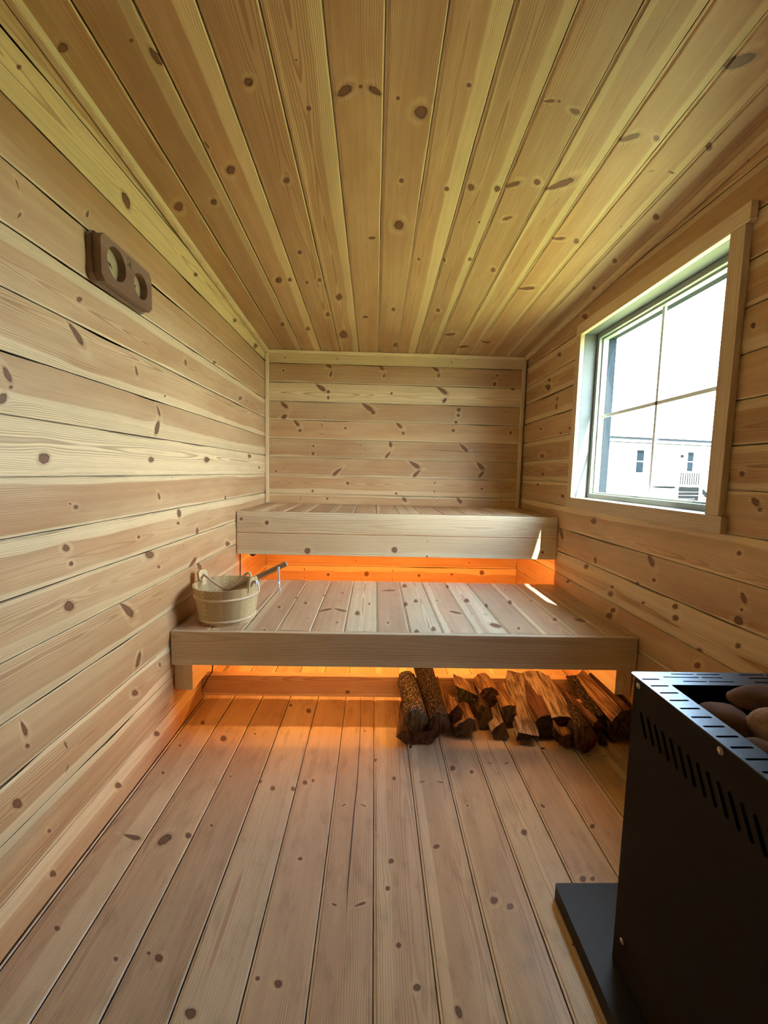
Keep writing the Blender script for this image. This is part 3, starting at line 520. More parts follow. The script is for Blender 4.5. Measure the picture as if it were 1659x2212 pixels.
# ------------------------------------------------------------------ outside
M['lawn'] = plain('lawn', (0.215, 0.225, 0.085), .9, spec=.1, vary=.25, scale=3)
bm = bmesh.new()
NG = 40
gv = [[bm.verts.new((-40+i*100/NG, -40+j*100/NG, -.45+.12*noise.noise(Vector((i*.37, j*.37, 3))) - (0 if True else 0))) for j in range(NG+1)] for i in range(NG+1)]
for i in range(NG):
    for j in range(NG): bm.faces.new((gv[i][j], gv[i+1][j], gv[i+1][j+1], gv[i][j+1]))
g = bm_obj('ground', bm, M['lawn']); tag(g, kind='structure')

M['h_wall'] = plain('white_lap_siding', (0.75, 0.77, 0.80), .7)
M['h_trim'] = plain('shaded_fascia', (0.016, 0.022, 0.027), .8, spec=.05)  # near-black stands for the shade on the white eaves
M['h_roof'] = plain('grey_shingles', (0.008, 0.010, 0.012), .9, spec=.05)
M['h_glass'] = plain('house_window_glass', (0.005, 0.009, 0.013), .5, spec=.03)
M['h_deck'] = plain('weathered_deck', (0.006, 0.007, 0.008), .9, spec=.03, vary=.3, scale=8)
P0 = Vector((14.4, 25.0, 0)); dd = Vector((7.5, 1.6, 0)).normalized(); nn = Vector((dd.y, -dd.x, 0))
HM = Matrix(((dd.x, -nn.x, 0, P0.x), (dd.y, -nn.y, 0, P0.y), (0, 0, 1, 0), (0, 0, 0, 1)))   # local x along the facade, y into the house
house = empty('house', (P0.x, P0.y, -.45)); tag(house, 'white one-storey house with a wooden deck seen through the window', 'house')
def hpart(name, boxes, mat, parent=house, bev=0.0):
    bm = bmesh.new()
    for b in boxes: box(bm, *b, bev)
    bmesh.ops.transform(bm, matrix=HM, verts=bm.verts)
    return bm_obj(name, bm, mat, parent)
lap = [(.6, 11.5, -.02, 6.0, -.45+.16*k, -.45+.16*k+.158) for k in range(23)]
lap = [(a, b, c+.012*(k % 1), d, e, f) for k, (a, b, c, d, e, f) in enumerate(lap)]
hw = hpart('wall', [(.6, 11.5, 0, 6.0, -.5, 3.25)] + [(.6, 11.5, -.015, 0, -.45+.16*k, -.45+.16*k+.145) for k in range(22)] + [(-1.5, .6, 1.2, 6, -.5, 3.25)], M['h_wall'])
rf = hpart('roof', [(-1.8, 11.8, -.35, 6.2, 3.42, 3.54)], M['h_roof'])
bm = bmesh.new()
for a in (-1.8,):
    vs = [bm.verts.new(p) for p in ((-1.8, -.35, 3.5), (11.8, -.35, 3.5), (11.8, 7, 3.5), (-1.8, 7, 3.5), (-1.8, 3.3, 3.9), (11.8, 3.3, 3.9))]
    for f in ((0, 1, 5, 4), (3, 4, 5, 2), (0, 4, 3), (1, 2, 5)): bm.faces.new([vs[i] for i in f])
bmesh.ops.transform(bm, matrix=HM, verts=bm.verts); bm_obj('gable_roof', bm, M['h_roof'], house)
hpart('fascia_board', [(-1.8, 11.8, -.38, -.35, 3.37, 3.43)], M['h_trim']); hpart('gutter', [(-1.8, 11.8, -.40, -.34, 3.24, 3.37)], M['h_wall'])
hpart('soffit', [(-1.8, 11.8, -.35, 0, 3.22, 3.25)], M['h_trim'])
for (a, b, zb, zt) in ((2.18, 2.72, 1.46, 2.81), (5.98, 6.44, 1.62, 2.81)):
    w = hpart('window', [(a-.06, b+.06, -.05, -.016, zb-.06, zb), (a-.06, b+.06, -.05, -.016, zt, zt+.06), (a-.06, a, -.05, -.016, zb, zt), (b, b+.06, -.05, -.016, zb, zt), (a, b, -.045, -.016, (zb+zt)/2-.025, (zb+zt)/2+.025)], M['h_wall'])
    hpart('pane', [(a, b, -.03, -.017, zb, zt)], M['h_glass'], w)
hpart('door', [(3.75, 4.65, -.04, -.016, .72, 2.72)], M['h_wall'])
pl_ = hpart('porch_light', [(5.45, 5.58, -.14, -.016, 2.45, 2.62), (5.47, 5.50, -.12, -.1, 2.62, 2.68)], M['h_roof'])
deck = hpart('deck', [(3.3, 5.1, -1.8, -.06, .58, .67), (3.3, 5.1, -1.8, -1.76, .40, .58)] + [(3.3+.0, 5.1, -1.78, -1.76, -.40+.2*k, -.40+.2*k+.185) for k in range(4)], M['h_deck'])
hpart('post', [(3.3, 3.42, -1.9, -1.8, -.45, 1.6)], M['h_wall']); hpart('post', [(5.0, 5.12, -1.9, -1.8, -.45, 1.6)], M['h_wall'])
hpart('handrail', [(3.42, 5.0, -1.88, -1.82, 1.5, 1.57)], M['h_wall'])
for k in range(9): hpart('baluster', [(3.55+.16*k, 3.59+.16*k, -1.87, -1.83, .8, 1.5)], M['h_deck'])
bm = bmesh.new()
for k in range(5):
    box(bm, 5.15+.26*k, 5.15+.26*(k+1)+.02, -1.8, -.8, .48-.19*k, .52-.19*k); 
vs = [bm.verts.new(p) for p in ((5.12, -1.82, .70), (6.6, -1.82, -.40), (6.6, -1.82, -.45), (6.3, -1.82, -.45), (5.12, -1.82, .40), (5.12, -1.78, .70), (6.6, -1.78, -.40), (6.6, -1.78, -.45), (6.3, -1.78, -.45), (5.12, -1.78, .40))]
bm.faces.new(vs[:5]); bm.faces.new(vs[5:][::-1])
for i in range(5): bm.faces.new((vs[i], vs[(i+1) % 5], vs[5+(i+1) % 5], vs[5+i]))
bmesh.ops.transform(bm, matrix=HM, verts=bm.verts); bm_obj('stairs', bm, M['h_deck'], house)
hpart('post', [(6.5, 6.62, -1.9, -1.8, -.45, .9)], M['h_wall'])

M['leaf'] = plain('leaves', (0.06, 0.13, 0.04), .8, vary=.3, scale=4)
M['trunk'] = plain('trunk_bark', (0.06, 0.045, 0.035), .9)
tree = empty('tree', (12.6, 36, -.45)); tag(tree, 'leafy green tree behind the white house, at the left edge of the window', 'tree')
bm = bmesh.new(); tube(bm, [(12.6, 36, -.45), (12.65, 36, 2.5), (12.6, 36, 5.5)], [.22, .16, .06], 8); bm_obj('trunk', bm, M['trunk'], tree)
bm = bmesh.new(); rr = random.Random(3)
for i in range(2600):
    while True:
        p = Vector((rr.uniform(-1, 1), rr.uniform(-1, 1), rr.uniform(-1, 1)))
        if p.length < 1 and noise.noise(p*2.3) > -.12: break
    c = Vector((12.6, 36, 6.3)) + Vector((p.x*1.75, p.y*1.75, p.z*1.6)); s = rr.uniform(.05, .11)
    a = Vector((rr.uniform(-1, 1), rr.uniform(-1, 1), rr.uniform(-1, 1))).normalized(); b = a.orthogonal().normalized()
    bm.faces.new([bm.verts.new(c+a*s), bm.verts.new(c+b*s*.6), bm.verts.new(c-a*s), bm.verts.new(c-b*s*.6)])
bm_obj('foliage', bm, M['leaf'], tree)

# ------------------------------------------------------------------ benches
b1 = empty('lower_bench', (W/2, 1.66, 0)); tag(b1, 'wide lower bench of pine boards with a plain front board, bucket standing on it', 'bench')
planks('seat', (0, 0, .45), (0, 1, 0), (1, 0, 0), (0, 0, 1), 1.670, 2.476, series(.0093, PITCH, 0, W), (.004, W-.004), M['bench'], 77, KN['bench1'], crown=.0012, gap=.0024, groove=.007, depth=.004, back=.024, parent=b1,
       kinds=['half', 'half', 'half', 'quarter', 'quarter', 'quarter', 'pale', 'quarter', 'pale', 'quarter', 'pale', 'quarter', 'half', 'half', 'half', 'half'])
beam('front_board', .003, W-.003, 1.644, 1.668, .312, .450, (1, 0, 0), (0, 0, 1), M['clear'], b1, .003, 'half')
for (xa, xb) in ((.003, .038), (.0385, .075), (W-.069, W-.036), (W-.0355, W-.003)):
    beam('support', xa, xb, 1.670, 2.45, .195, .425, (0, 1, 0), (0, 0, 1), M['trim'], b1, .001, 'half')
fb = beam('floor_beam', .002, W-.002, 1.945, 1.983, .021, .121, (1, 0, 0), (0, 0, 1), M['bench'], None, .002, 'half', knots=[((.69, 1.945, .045), .007, 1.3, .3)])
tag(fb, 'pine beam across the floor under the lower bench, behind the firewood', 'beam')
b2 = empty('upper_bench', (W/2, 2.47, 0)); tag(b2, 'narrow upper bench of pine boards with two front boards, against the back wall', 'bench')
planks('seat', (0, 0, .8565), (0, 1, 0), (1, 0, 0), (0, 0, 1), 2.484, D-.002, series(.133, PITCH, 0, W), (.004, W-.004), M['bench'], 88, KN['bench2'], crown=.0012, groove=.007, depth=.005, back=.024, parent=b2)
fk = [((k[0], 2.459, k[1]), k[2], max(1, min(k[3], 1.4)), k[4]) for k in KN['fascia2']]
beam('front_board', .003, W-.003, 2.459, 2.482, .732, .855, (1, 0, 0), (0, 0, 1), M['clear'], b2, .003, 'flat', knots=[k for k in fk if k[0][2] > .73])
beam('front_board', .003, W-.003, 2.459, 2.482, .603, .729, (1, 0, 0), (0, 0, 1), M['clear'], b2, .003, 'quarter', knots=[k for k in fk if k[0][2] <= .73])
for (xa, xb) in ((.003, .041), (W-.041, W-.003)): beam('support', xa, xb, 2.484, D-.01, .72, .831, (0, 1, 0), (0, 0, 1), M['trim'], b2, .001)

# LED strips tucked behind the front boards
def led(name, y, z, label, w, tilt, x0=.10, x1=W-.10, warm=(1.0, .40, .085)):
    e = empty(name, ((x0+x1)/2, y, z)); tag(e, label, 'light strip')
    bm = bmesh.new(); box(bm, x0, x1, y-.006, y+.006, z+.002, z+.005); bm_obj('backing', bm, M['hoop'], e)
    bm = bmesh.new(); box(bm, x0, x1, y-.004, y+.004, z-.001, z+.002); bm_obj('diffuser', bm, emis('led_'+name, warm, 4.0), e)
    l = bpy.data.lights.new(name+'_lamp', 'AREA'); l.shape = 'RECTANGLE'; l.size = x1-x0; l.size_y = .012; l.energy = w; l.color = warm
    lo = bpy.data.objects.new('lamp', l); COL.objects.link(lo); lo.parent = e; lo.location = (0, 0, -.004); lo.rotation_euler = (math.radians(tilt), 0, 0)
led('led_strip', 2.455, .419, 'orange light strip hidden under the rear edge of the lower bench', LED_W*1.45, -22)
led('led_strip', 2.492, .824, 'orange light strip hidden behind the front boards of the upper bench', LED_W*1.1, 25)

led('led_strip', 1.690, .419, 'orange light strip hidden behind the front board of the lower bench', LED_W*.2, 14)
def cable(name, pts, label, r=.0028):
    bm = bmesh.new(); tube(bm, smooth_path(pts, 6), r, 8); o = bm_obj(name, bm, M['cable'], None, True); tag(o, label, 'cable')
cable('cable', [(.006, 2.515, .70), (.006, 2.512, .56), (.006, 2.510, .452)], 'black cable running down the left wall under the upper bench', .0032)
cable('cable', [(.10, 1.80, .42), (.118, 1.77, .30), (.105, 1.80, .215), (.06, 1.87, .15), (.006, 1.935, .06)], 'black cable hanging in a loop under the left end of the lower bench')
bm = bmesh.new(); bmesh.ops.create_cone(bm, cap_ends=True, segments=24, radius1=.020, radius2=.020, depth=.03, matrix=Matrix.Translation((.086, 2.503, .606)) @ Matrix.Rotation(math.pi/2, 4, 'X'))
o = bm_obj('light_driver', bm, M['cable'], None, True); tag(o, 'small round black light driver peeking out below the upper bench front', 'driver')

# drying cracks in the boards
CRK1 = [(.752, 1.976), (.759, 1.772), (.760, 1.585), (.759, 1.386), (.754, 1.266), (.752, 1.148), (.750, 1.048), (.751, .942)]
CRK2 = [(1.851, 1.262), (1.651, 1.262), (1.479, 1.263), (1.307, 1.268), (1.119, 1.275)]
def crack(pts, w, O, ea, eb, parent, mat):
    bm = bmesh.new(); ea, eb, O = Vector(ea), Vector(eb), Vector(O); n_ = len(pts); prev = None
    for i, (a, b) in enumerate(pts):
        ww = w*(.35+.65*math.sin(math.pi*min(1, .25+.75*(1-i/(n_-1))))) if i < n_-1 else .0003
        pr = (bm.verts.new(O+ea*(a-ww/2)+eb*b), bm.verts.new(O+ea*(a+ww/2)+eb*b)) if abs(ea.x) and abs(eb.y) else (bm.verts.new(O+ea*a+eb*(b-ww/2)), bm.verts.new(O+ea*a+eb*(b+ww/2)))
        if prev: bm.faces.new((prev[0], prev[1], pr[1], pr[0]))
        prev = pr
    bm_obj('crack', bm, mat, parent)
M['crack'] = plain('crack_shadow', (.09, .065, .05), .9)
crack(CRK1, .0042, (0, 0, .0006), (1, 0, 0), (0, 1, 0), fl, M['crack'])
crack(CRK2, .0028, (0, D-.0006, 0), (1, 0, 0), (0, 0, 1), wbk, M['crack'])

# ------------------------------------------------------------------ plates with holes
def plate(bm, outer, holes, O, ex, ey, en, th):
    O, ex, ey, en = map(Vector, (O, ex, ey, en)); tops, bots = [], []
    for loop in [outer]+list(holes):
        a = [bm.verts.new(O+ex*x+ey*y) for x, y in loop]; b = [bm.verts.new(O+ex*x+ey*y-en*th) for x, y in loop]
        n = len(a)
        ea = [bm.edges.new((a[i], a[(i+1) % n])) for i in range(n)]; eb = [bm.edges.new((b[i], b[(i+1) % n])) for i in range(n)]
        tops += ea; bots += eb
        for i in range(n): bm.faces.new((a[i], a[(i+1) % n], b[(i+1) % n], b[i]))
    bmesh.ops.triangle_fill(bm, use_beauty=True, use_dissolve=False, edges=tops)
    bmesh.ops.triangle_fill(bm, use_beauty=True, use_dissolve=False, edges=bots)
def stadium(ax, ay, bx, by, w, n=5):
    a = Vector((ax, ay)); b = Vector((bx, by)); d = (b-a).normalized(); p = Vector((-d.y, d.x)); r = w/2; out = []
    a2, b2_ = a+d*r, b-d*r
    for k in range(n+1):
        t = -math.pi/2+math.pi*k/n; q = b2_+d*math.cos(t)*r+p*math.sin(t)*r; out.append((q.x, q.y))
    for k in range(n+1):
        t = math.pi/2+math.pi*k/n; q = a2+d*math.cos(t)*r+p*math.sin(t)*r; out.append((q.x, q.y))
    return out
def roundrect(x0, x1, y0, y1, r, n=6):
    out = []
    for cx, cy, a in ((x1-r, y1-r, 0), (x0+r, y1-r, 90), (x0+r, y0+r, 180), (x1-r, y0+r, 270)):
        for k in range(n+1): t = math.radians(a+90*k/n); out.append((cx+r*math.cos(t), cy+r*math.sin(t)))
    return out
def circle(cx, cy, r, n=40): return [(cx+r*math.cos(2*math.pi*k/n), cy+r*math.sin(2*math.pi*k/n)) for k in range(n)]

# ------------------------------------------------------------------ stove
hp = empty('hearth_plate', (1.58, .65, 0)); tag(hp, 'dark slate hearth plate on the floor under the black stove', 'hearth plate')
bm = bmesh.new(); plate(bm, roundrect(1.290, 1.878, .30, 1.001, .006), [], (0, 0, .040), (1, 0, 0), (0, 1, 0), (0, 0, 1), .040)
hpo = bm_obj('slab', bm, M['slate'], hp)
st = empty('sauna_stove', (1.57, .61, .04)); tag(st, 'black steel wood-burning sauna stove with slotted top and stones', 'stove')
SX0, SX1, SY0, SY1, SZ = 1.350, 1.786, .385, .838, .690
bm = bmesh.new()
holes = [stadium(.8110-.0217*i, .622, .7870-.0217*i, .578, .0082) for i in range(18)]
plate(bm, [(SY0, .041), (SY1, .041), (SY1, SZ-.002), (SY0, SZ-.002)], holes, (SX0, 0, 0), (0, 1, 0), (0, 0, 1), (-1, 0, 0), .002)
bm_obj('side_panel', bm, M['steel_black'], st)
bm = bmesh.new()
plate(bm, [(SY0, .041), (SY1, .041), (SY1, SZ-.002), (SY0, SZ-.002)], [stadium(a+.024, .578, a, .622, .0082) for a in [.787-.0217*i for i in range(18)]], (SX1, 0, 0), (0, 1, 0), (0, 0, 1), (1, 0, 0), .002)
bm_obj('side_panel', bm, M['steel_black'], st)
bm = bmesh.new(); box(bm, SX0+.002, SX1-.002, SY1-.002, SY1, .041, SZ-.002); bm_obj('rear_panel', bm, M['steel_black'], st)
bm = bmesh.new(); box(bm, SX0+.002, SX1-.002, SY0, SY0+.002, .041, SZ-.002); fp = bm_obj('front_panel', bm, M['steel_black'], st)
bm = bmesh.new(); box(bm, 1.45, 1.69, SY0-.014, SY0-.001, .14, .42, .004); fd = bm_obj('fire_door', bm, M['steel_black'], st)
bm = bmesh.new(); tube(bm, [(1.66, SY0-.015, .22), (1.66, SY0-.04, .225), (1.66, SY0-.04, .33), (1.66, SY0-.015, .335)], .006, 8); bm_obj('handle', bm, M['screw'], fd)
bm = bmesh.new()
TX0, TX1, TY0, TY1 = 1.343, 1.793, .378, .846
OX0, OX1, OY0, OY1 = 1.393, 1.743, .432, .791
holes = [roundrect(OX0, OX1, OY0, OY1, .003, 2)]
for i in range(16):
    y = .8125-.0268*i
    if y < .395: break
    holes.append(stadium(1.3485, y, 1.3855, y+.0005, .0050)); 
    if i > 1: holes.append(stadium(TX1-.0425, y, TX1-.0055, y, .0050))
for y, segs in ((.8365, ((1.425, 1.474), (1.479, 1.529), (1.571, 1.623), (1.628, 1.68))), (.8225, ((1.399, 1.474), (1.479, 1.524), (1.579, 1.625), (1.63, 1.70))), (.8055, ((1.428, 1.477), (1.481, 1.533), (1.576, 1.609), (1.613, 1.66)))):
    for a, b in segs: holes.append(stadium(a, y, b, y, .0038))
for y in (.388, .404, .420):
    for a in (1.43, 1.50, 1.60, 1.67): holes.append(stadium(a, y, a+.055, y, .0038))
plate(bm, roundrect(TX0, TX1, TY0, TY1, .010), holes, (0, 0, SZ), (1, 0, 0), (0, 1, 0), (0, 0, 1), .0022)
bm_obj('top_plate', bm, M['steel_top'], st)
bm = bmesh.new()   # stone basket, and a liner blackened as the shade behind the slots
box(bm, OX0-.003, OX0-.001, OY0, OY1, .50, SZ-.003); box(bm, OX1+.001, OX1+.003, OY0, OY1, .50, SZ-.003)
box(bm, OX0, OX1, OY0-.003, OY0-.001, .50, SZ-.003); box(bm, OX0, OX1, OY1+.001, OY1+.003, .50, SZ-.003); box(bm, OX0, OX1, OY0, OY1, .498, .50)
box(bm, SX0+.02, SX0+.022, SY0+.02, SY1-.02, .06, SZ-.03); box(bm, SX1-.022, SX1-.02, SY0+.02, SY1-.02, .06, SZ-.03)
box(bm, SX0+.02, SX1-.02, SY1-.022, SY1-.02, .06, SZ-.03)
bm_obj('stone_basket', bm, M['bin_shade'], st)
for (y, z) in ((.822, .671), (.615, .673), (.809, .105), (.42, .671), (.42, .105)):
    bm = bmesh.new()
    Mx = Matrix.Translation((SX0-.001, y, z)) @ Matrix.Rotation(-math.pi/2, 4, 'Y')
    bmesh.ops.create_cone(bm, cap_ends=True, segments=20, radius1=.0062, radius2=.0062, depth=.0016, matrix=Mx)
    bmesh.ops.create_cone(bm, cap_ends=True, segments=16, radius1=.0040, radius2=.0022, depth=.0022, matrix=Mx @ Matrix.Translation((0, 0, .0018)))
    bm_obj('screw', bm, M['screw'], st, True)
def stone(c, r, rot, seed, mat, label):
    bm = bmesh.new(); bmesh.ops.create_icosphere(bm, subdivisions=5, radius=1.0)
    R_ = Matrix.Rotation(math.radians(rot[2]), 3, 'Z') @ Matrix.Rotation(math.radians(rot[1]), 3, 'Y') @ Matrix.Rotation(math.radians(rot[0]), 3, 'X')
    sd = Vector((seed*3.1, seed*1.7, seed))
    for v in bm.verts:
        d = v.co.normalized(); k = 1+.10*noise.noise(d*1.1+sd)+.012*noise.noise(d*7+sd)
        if mat is M['stone2']:
            pit = noise.noise(d*8+sd*2); k -= .035*max(0, pit-.32)*4
        q = Vector((d.x*r[0], d.y*r[1], d.z*r[2]))*k; v.co = R_ @ q
    o = bm_obj('sauna_stone', bm, mat, None, True); o.location = c
    tag(o, label, 'stone', 'stones in the top of the stove')
stone((1.558, .742, .682), (.082, .036, .026), (8, 4, -8), 1, M['stone'], 'long smooth grey-brown stone lying across the back of the stove top')
stone((1.492, .645, .678), (.040, .062, .040), (0, 10, 28), 2, M['stone2'], 'pale pitted stone in the stove, the only one with small holes')
stone((1.449, .722, .652), (.040, .048, .033), (0, -4, 18), 3, M['stone'], 'round brown stone in the stove, left of the pale pitted stone')
stone((1.478, .782-.018, .640), (.048, .026, .026), (0, 0, 0), 4, M['stone'], 'half-hidden brown stone in the stove, in shade under the long one')
stone((1.443, .618, .648), (.040, .052, .034), (0, 6, 24), 5, M['stone'], 'brown stone at the left rim of the stove, nearest the camera')
for i, (x, y, z) in enumerate(((1.57, .66, .645), (1.62, .70, .625), (1.53, .57, .655), (1.60, .58, .65), (1.68, .64, .65), (1.45, .51, .645), (1.55, .49, .65), (1.67, .53, .65), (1.68, .73, .65), (1.52, .70, .59))):
    stone((x, y, z), (.045, .05, .034), (i*13, i*7, i*41), 10+i, M['stone'], 'rounded brown stone in the stove basket, ' + ('right of the pale pitted stone', 'deep in the pile behind the pale pitted one', 'just in front of the pale pitted stone', 'right of centre, towards the camera', 'along the right rim, at mid-length', 'at the left rim near its front end', 'in the middle of the front edge', 'in the front right corner', 'in the rear right corner, under the long stone', 'at the bottom of the basket under the others')[i])

# ------------------------------------------------------------------ thermometer
th = empty('thermometer', (.0, 1.37, 1.665)); tag(th, 'dark walnut sauna thermometer and humidity gauge on the left wall', 'thermometer')
def octo(y0, y1, z0, z1, c): return [(y0+c, z0), (y1-c, z0), (y1, z0+c), (y1, z1-c), (y1-c, z1), (y0+c, z1), (y0, z1-c), (y0, z0+c)]
bm = bmesh.new(); plate(bm, octo(1.231, 1.514, 1.604, 1.742, .02), [], (.012, 0, 0), (0, 1, 0), (0, 0, 1), (1, 0, 0), .0118)
bmesh.ops.bevel(bm, geom=[e for e in bm.edges if len(e.link_faces) == 2 and e.calc_face_angle(0) > .5], offset=.0015, segments=2, affect='EDGES')
o = bm_obj('back_plate', bm, M['walnut'], th); wood_attr(o.data, (0, 1, 0), (0, 0, 1), RNG)
bm = bmesh.new(); plate(bm, octo(1.238, 1.504, 1.609, 1.737, .016), [circle(1.311, 1.679, .0455), circle(1.438, 1.671, .039)], (.036, 0, 0), (0, 1, 0), (0, 0, 1), (1, 0, 0), .0238)
o = bm_obj('body', bm, M['walnut'], th); wood_attr(o.data, (0, 1, 0), (0, 0, 1), RNG)
for (cy, cz, r, ang) in ((1.311, 1.679, .045, 155), (1.438, 1.671, .0385, 215)):
    bm = bmesh.new(); plate(bm, circle(cy, cz, r), [], (.0135, 0, 0), (0, 1, 0), (0, 0, 1), (1, 0, 0), .0014); f = bm_obj('dial', bm, M['dial'], th)
    bm = bmesh.new()
    def tick(a, r0, r1, w):
        c, s = math.cos(a), math.sin(a); p = [(r0, -w), (r1, -w), (r1, w), (r0, w)]
        vs = [bm.verts.new((.0139, cy+c*x-s*y, cz+s*x+c*y)) for x, y in p]; bm.faces.new(vs)
    for k in range(41):
        tick(math.radians(-40+260*k/40), r*.66, r*(.80 if k % 5 == 0 else .73), .00035)
    for k in range(60):
        a = math.radians(-40+260*k/60); tick(a, r*.855, r*.865, r*.86*math.radians(260/60)/2)
    bm_obj('scale', bm, M['ink'], f)
    bm = bmesh.new(); a = math.radians(ang); c, s = math.cos(a), math.sin(a)
    vs = [(-.25*r, -.0016), (.62*r, -.0003), (.62*r, .0003), (-.25*r, .0016)]
    plate(bm, [(cy+c*x-s*y, cz+s*x+c*y) for x, y in vs], [], (.0157, 0, 0), (0, 1, 0), (0, 0, 1), (1, 0, 0), .0008)
    plate(bm, circle(cy, cz, .0035, 16), [], (.0170, 0, 0), (0, 1, 0), (0, 0, 1), (1, 0, 0), .0015)
    bm_obj('needle', bm, M['ink'], f)
bm = bmesh.new()
ey, ez = 1.3655, 1.7275
sk = -.0004
def strip(a, b, w=.0008):
    a, b = Vector(a), Vector(b); d = (b-a).normalized(); n_ = Vector((-d.y, d.x))*w/2
    plate(bm, [tuple(a-n_), tuple(b-n_), tuple(b+n_), tuple(a+n_)], [], (.0366, 0, 0), (0, 1, 0), (0, 0, 1), (1, 0, 0), .0006)
strip((ey+.002, ez), (ey+.020, ez-.003), .0007); strip((ey+.002, ez), (ey+.001, ez-.020), .0007); strip((ey+.020, ez-.003), (ey+.019, ez-.021), .0007)
strip((ey-.002, ez-.0235), (ey+.024, ez-.0262), .0016)
plate(bm, [(ey+.004, ez-.0205), (ey+.018, ez-.0215), (ey+.0135, ez-.015), (ey+.0115, ez-.007), (ey+.0095, ez-.014)], [], (.0366, 0, 0), (0, 1, 0), (0, 0, 1), (1, 0, 0), .0006)
bm_obj('emblem', bm, M['ink'], th)

# ------------------------------------------------------------------ bucket
BX, BY, BZ = .170, 1.812, .4502
bk = empty('sauna_bucket', (BX, BY, BZ)); tag(bk, 'round pale wooden stave bucket with a rope handle, on the lower bench', 'bucket')
RB, RT, HT, TH = .114, .138, .154, .010
def rad(z): return RB+(RT-RB)*z/HT
NS = 22; bm = bmesh.new(); rs = random.Random(8); bcs = {}
seedl = [grain(rs, rs.choice(['quarter', 'quarter', 'pale', 'half'])) for _ in range(NS)]
ears = (math.radians(158), math.radians(-24))
vb, vbp, vbq = [], [], []
V_, F_ = [], []
def addq(pts, st, ca):
    i = len(V_)
    for p in pts:
        V_.append(p); a = math.atan2(p[1], p[0]); da = (a-ca+math.pi) % (2*math.pi)-math.pi
        vb.append((p[2], da*.12, math.hypot(p[0], p[1])-.12)); vbp.append(seedl[st][0]); vbq.append(seedl[st][1])
    F_.append(tuple(range(i, i+4)))
for s in range(NS):
    a0 = 2*math.pi*s/NS+ears[0]-math.pi/NS; a1 = a0+2*math.pi/NS; ca = (a0+a1)/2
    ear = min(abs((ca-e+math.pi) % (2*math.pi)-math.pi) for e in ears) < math.pi/NS*.9
    top = HT; K = 4
    for k in range(K):
        b0 = a0+(a1-a0)*k/K; b1 = a0+(a1-a0)*(k+1)/K
        def P(a, r, z): return (r*math.cos(a), r*math.sin(a), z)
        for (z0_, z1_) in ((0, .02), (.02, HT)):
            addq([P(b0, rad(z0_), z0_), P(b1, rad(z0_), z0_), P(b1, rad(z1_), z1_), P(b0, rad(z1_), z1_)], s, ca)
        addq([P(b1, rad(.02)-TH, .02), P(b0, rad(.02)-TH, .02), P(b0, rad(HT)-TH, HT), P(b1, rad(HT)-TH, HT)], s, ca)
        addq([P(b0, rad(HT), HT), P(b1, rad(HT), HT), P(b1, rad(HT)-TH, HT), P(b0, rad(HT)-TH, HT)], s, ca)
        addq([P(b0, rad(0), 0), P(b0, .001, .0), P(b1, .001, .0), P(b1, rad(0), 0)], s, ca)
        addq([P(b0, rad(.02)-TH, .02), P(b0, .001, .02), P(b1, .001, .02), P(b1, rad(.02)-TH, .02)], s, ca)
me = bpy.data.meshes.new('staves'); me.from_pydata([(x+BX, y+BY, z+BZ) for x, y, z in V_], [], F_)
set_attrs(me, vb, vbp, vbq, None); me.update()
link_mesh('staves', me, M['bucket'], bk)
for e in ears:
    # ear: a curved taller stave with a rope hole and rounded shoulders
    bm = bmesh.new(); hwid = .025
    prof = [(-hwid, HT-.02), (hwid, HT-.02), (hwid, HT+.030), (hwid-.003, HT+.039), (hwid-.010, HT+.044), (-hwid+.010, HT+.044), (-hwid+.003, HT+.039), (-hwid, HT+.030)]
    tdir = Vector((-math.sin(e), math.cos(e), 0)); rdir = Vector((math.cos(e), math.sin(e), 0))
    slope = (RT-RB)/HT
    plate(bm, prof, [circle(0, HT+.022, .0058, 14)], Vector((BX, BY, BZ))+rdir*(RT-HT*slope+.0006), tdir, Vector((0, 0, 1))+rdir*slope, rdir, TH+.0012)
    o = bm_obj('ear', bm, M['bucket'], bk); wood_attr(o.data, (0, 0, 1), tuple(tdir), RNG, 'pale')
for hz in (.019, .113):
    bm = bmesh.new(); n = 72; r0 = rad(hz); ringsv = []
    for k in range(n):
        a = 2*math.pi*k/n; c, s = math.cos(a), math.sin(a); zz = hz+.0018*math.sin(a*1+.8)
        ringsv.append([bm.verts.new((BX+c*(r0+dx), BY+s*(r0+dx), BZ+zz+dz)) for dx, dz in ((-.001, -.0058), (.003, -.0048), (.0048, 0), (.003, .0048), (-.001, .0058))])
    for k in range(n):
        for j in range(5): bm.faces.new((ringsv[k][j], ringsv[(k+1) % n][j], ringsv[(k+1) % n][(j+1) % 5], ringsv[k][(j+1) % 5]))
    bm_obj('hoop', bm, M['hoop'], bk, True)
def onrim(a, r, z): return (BX+r*math.cos(a), BY+r*math.sin(a), BZ+z)
re_ = RT+.003
bm = bmesh.new()
pL = onrim(ears[0], re_-TH-.004, HT+.022); pR = onrim(ears[1], re_-TH-.002, HT+.026)
rope(bm, [onrim(ears[0], re_+.006, HT+.022), pL, (BX-.045, BY-.005, BZ+HT-.004), (BX+.015, BY-.035, BZ+HT-.016), (BX+.055, BY-.03, BZ+HT+.012), (BX+.085, BY-.01, BZ+HT+.045), (BX+.105, BY-.02, BZ+HT+.046), pR, onrim(ears[1], re_+.008, HT+.022)], .0052)
rh = bm_obj('rope_handle', bm, M['rope'], bk, True)
bm = bmesh.new()
c0 = Vector(onrim(ears[1], re_+.008, HT+.022)); tv = Vector((-math.sin(ears[1]), math.cos(ears[1]), 0)); rv = Vector((math.cos(ears[1]), math.sin(ears[1]), 0)); zv = Vector((0, 0, 1))
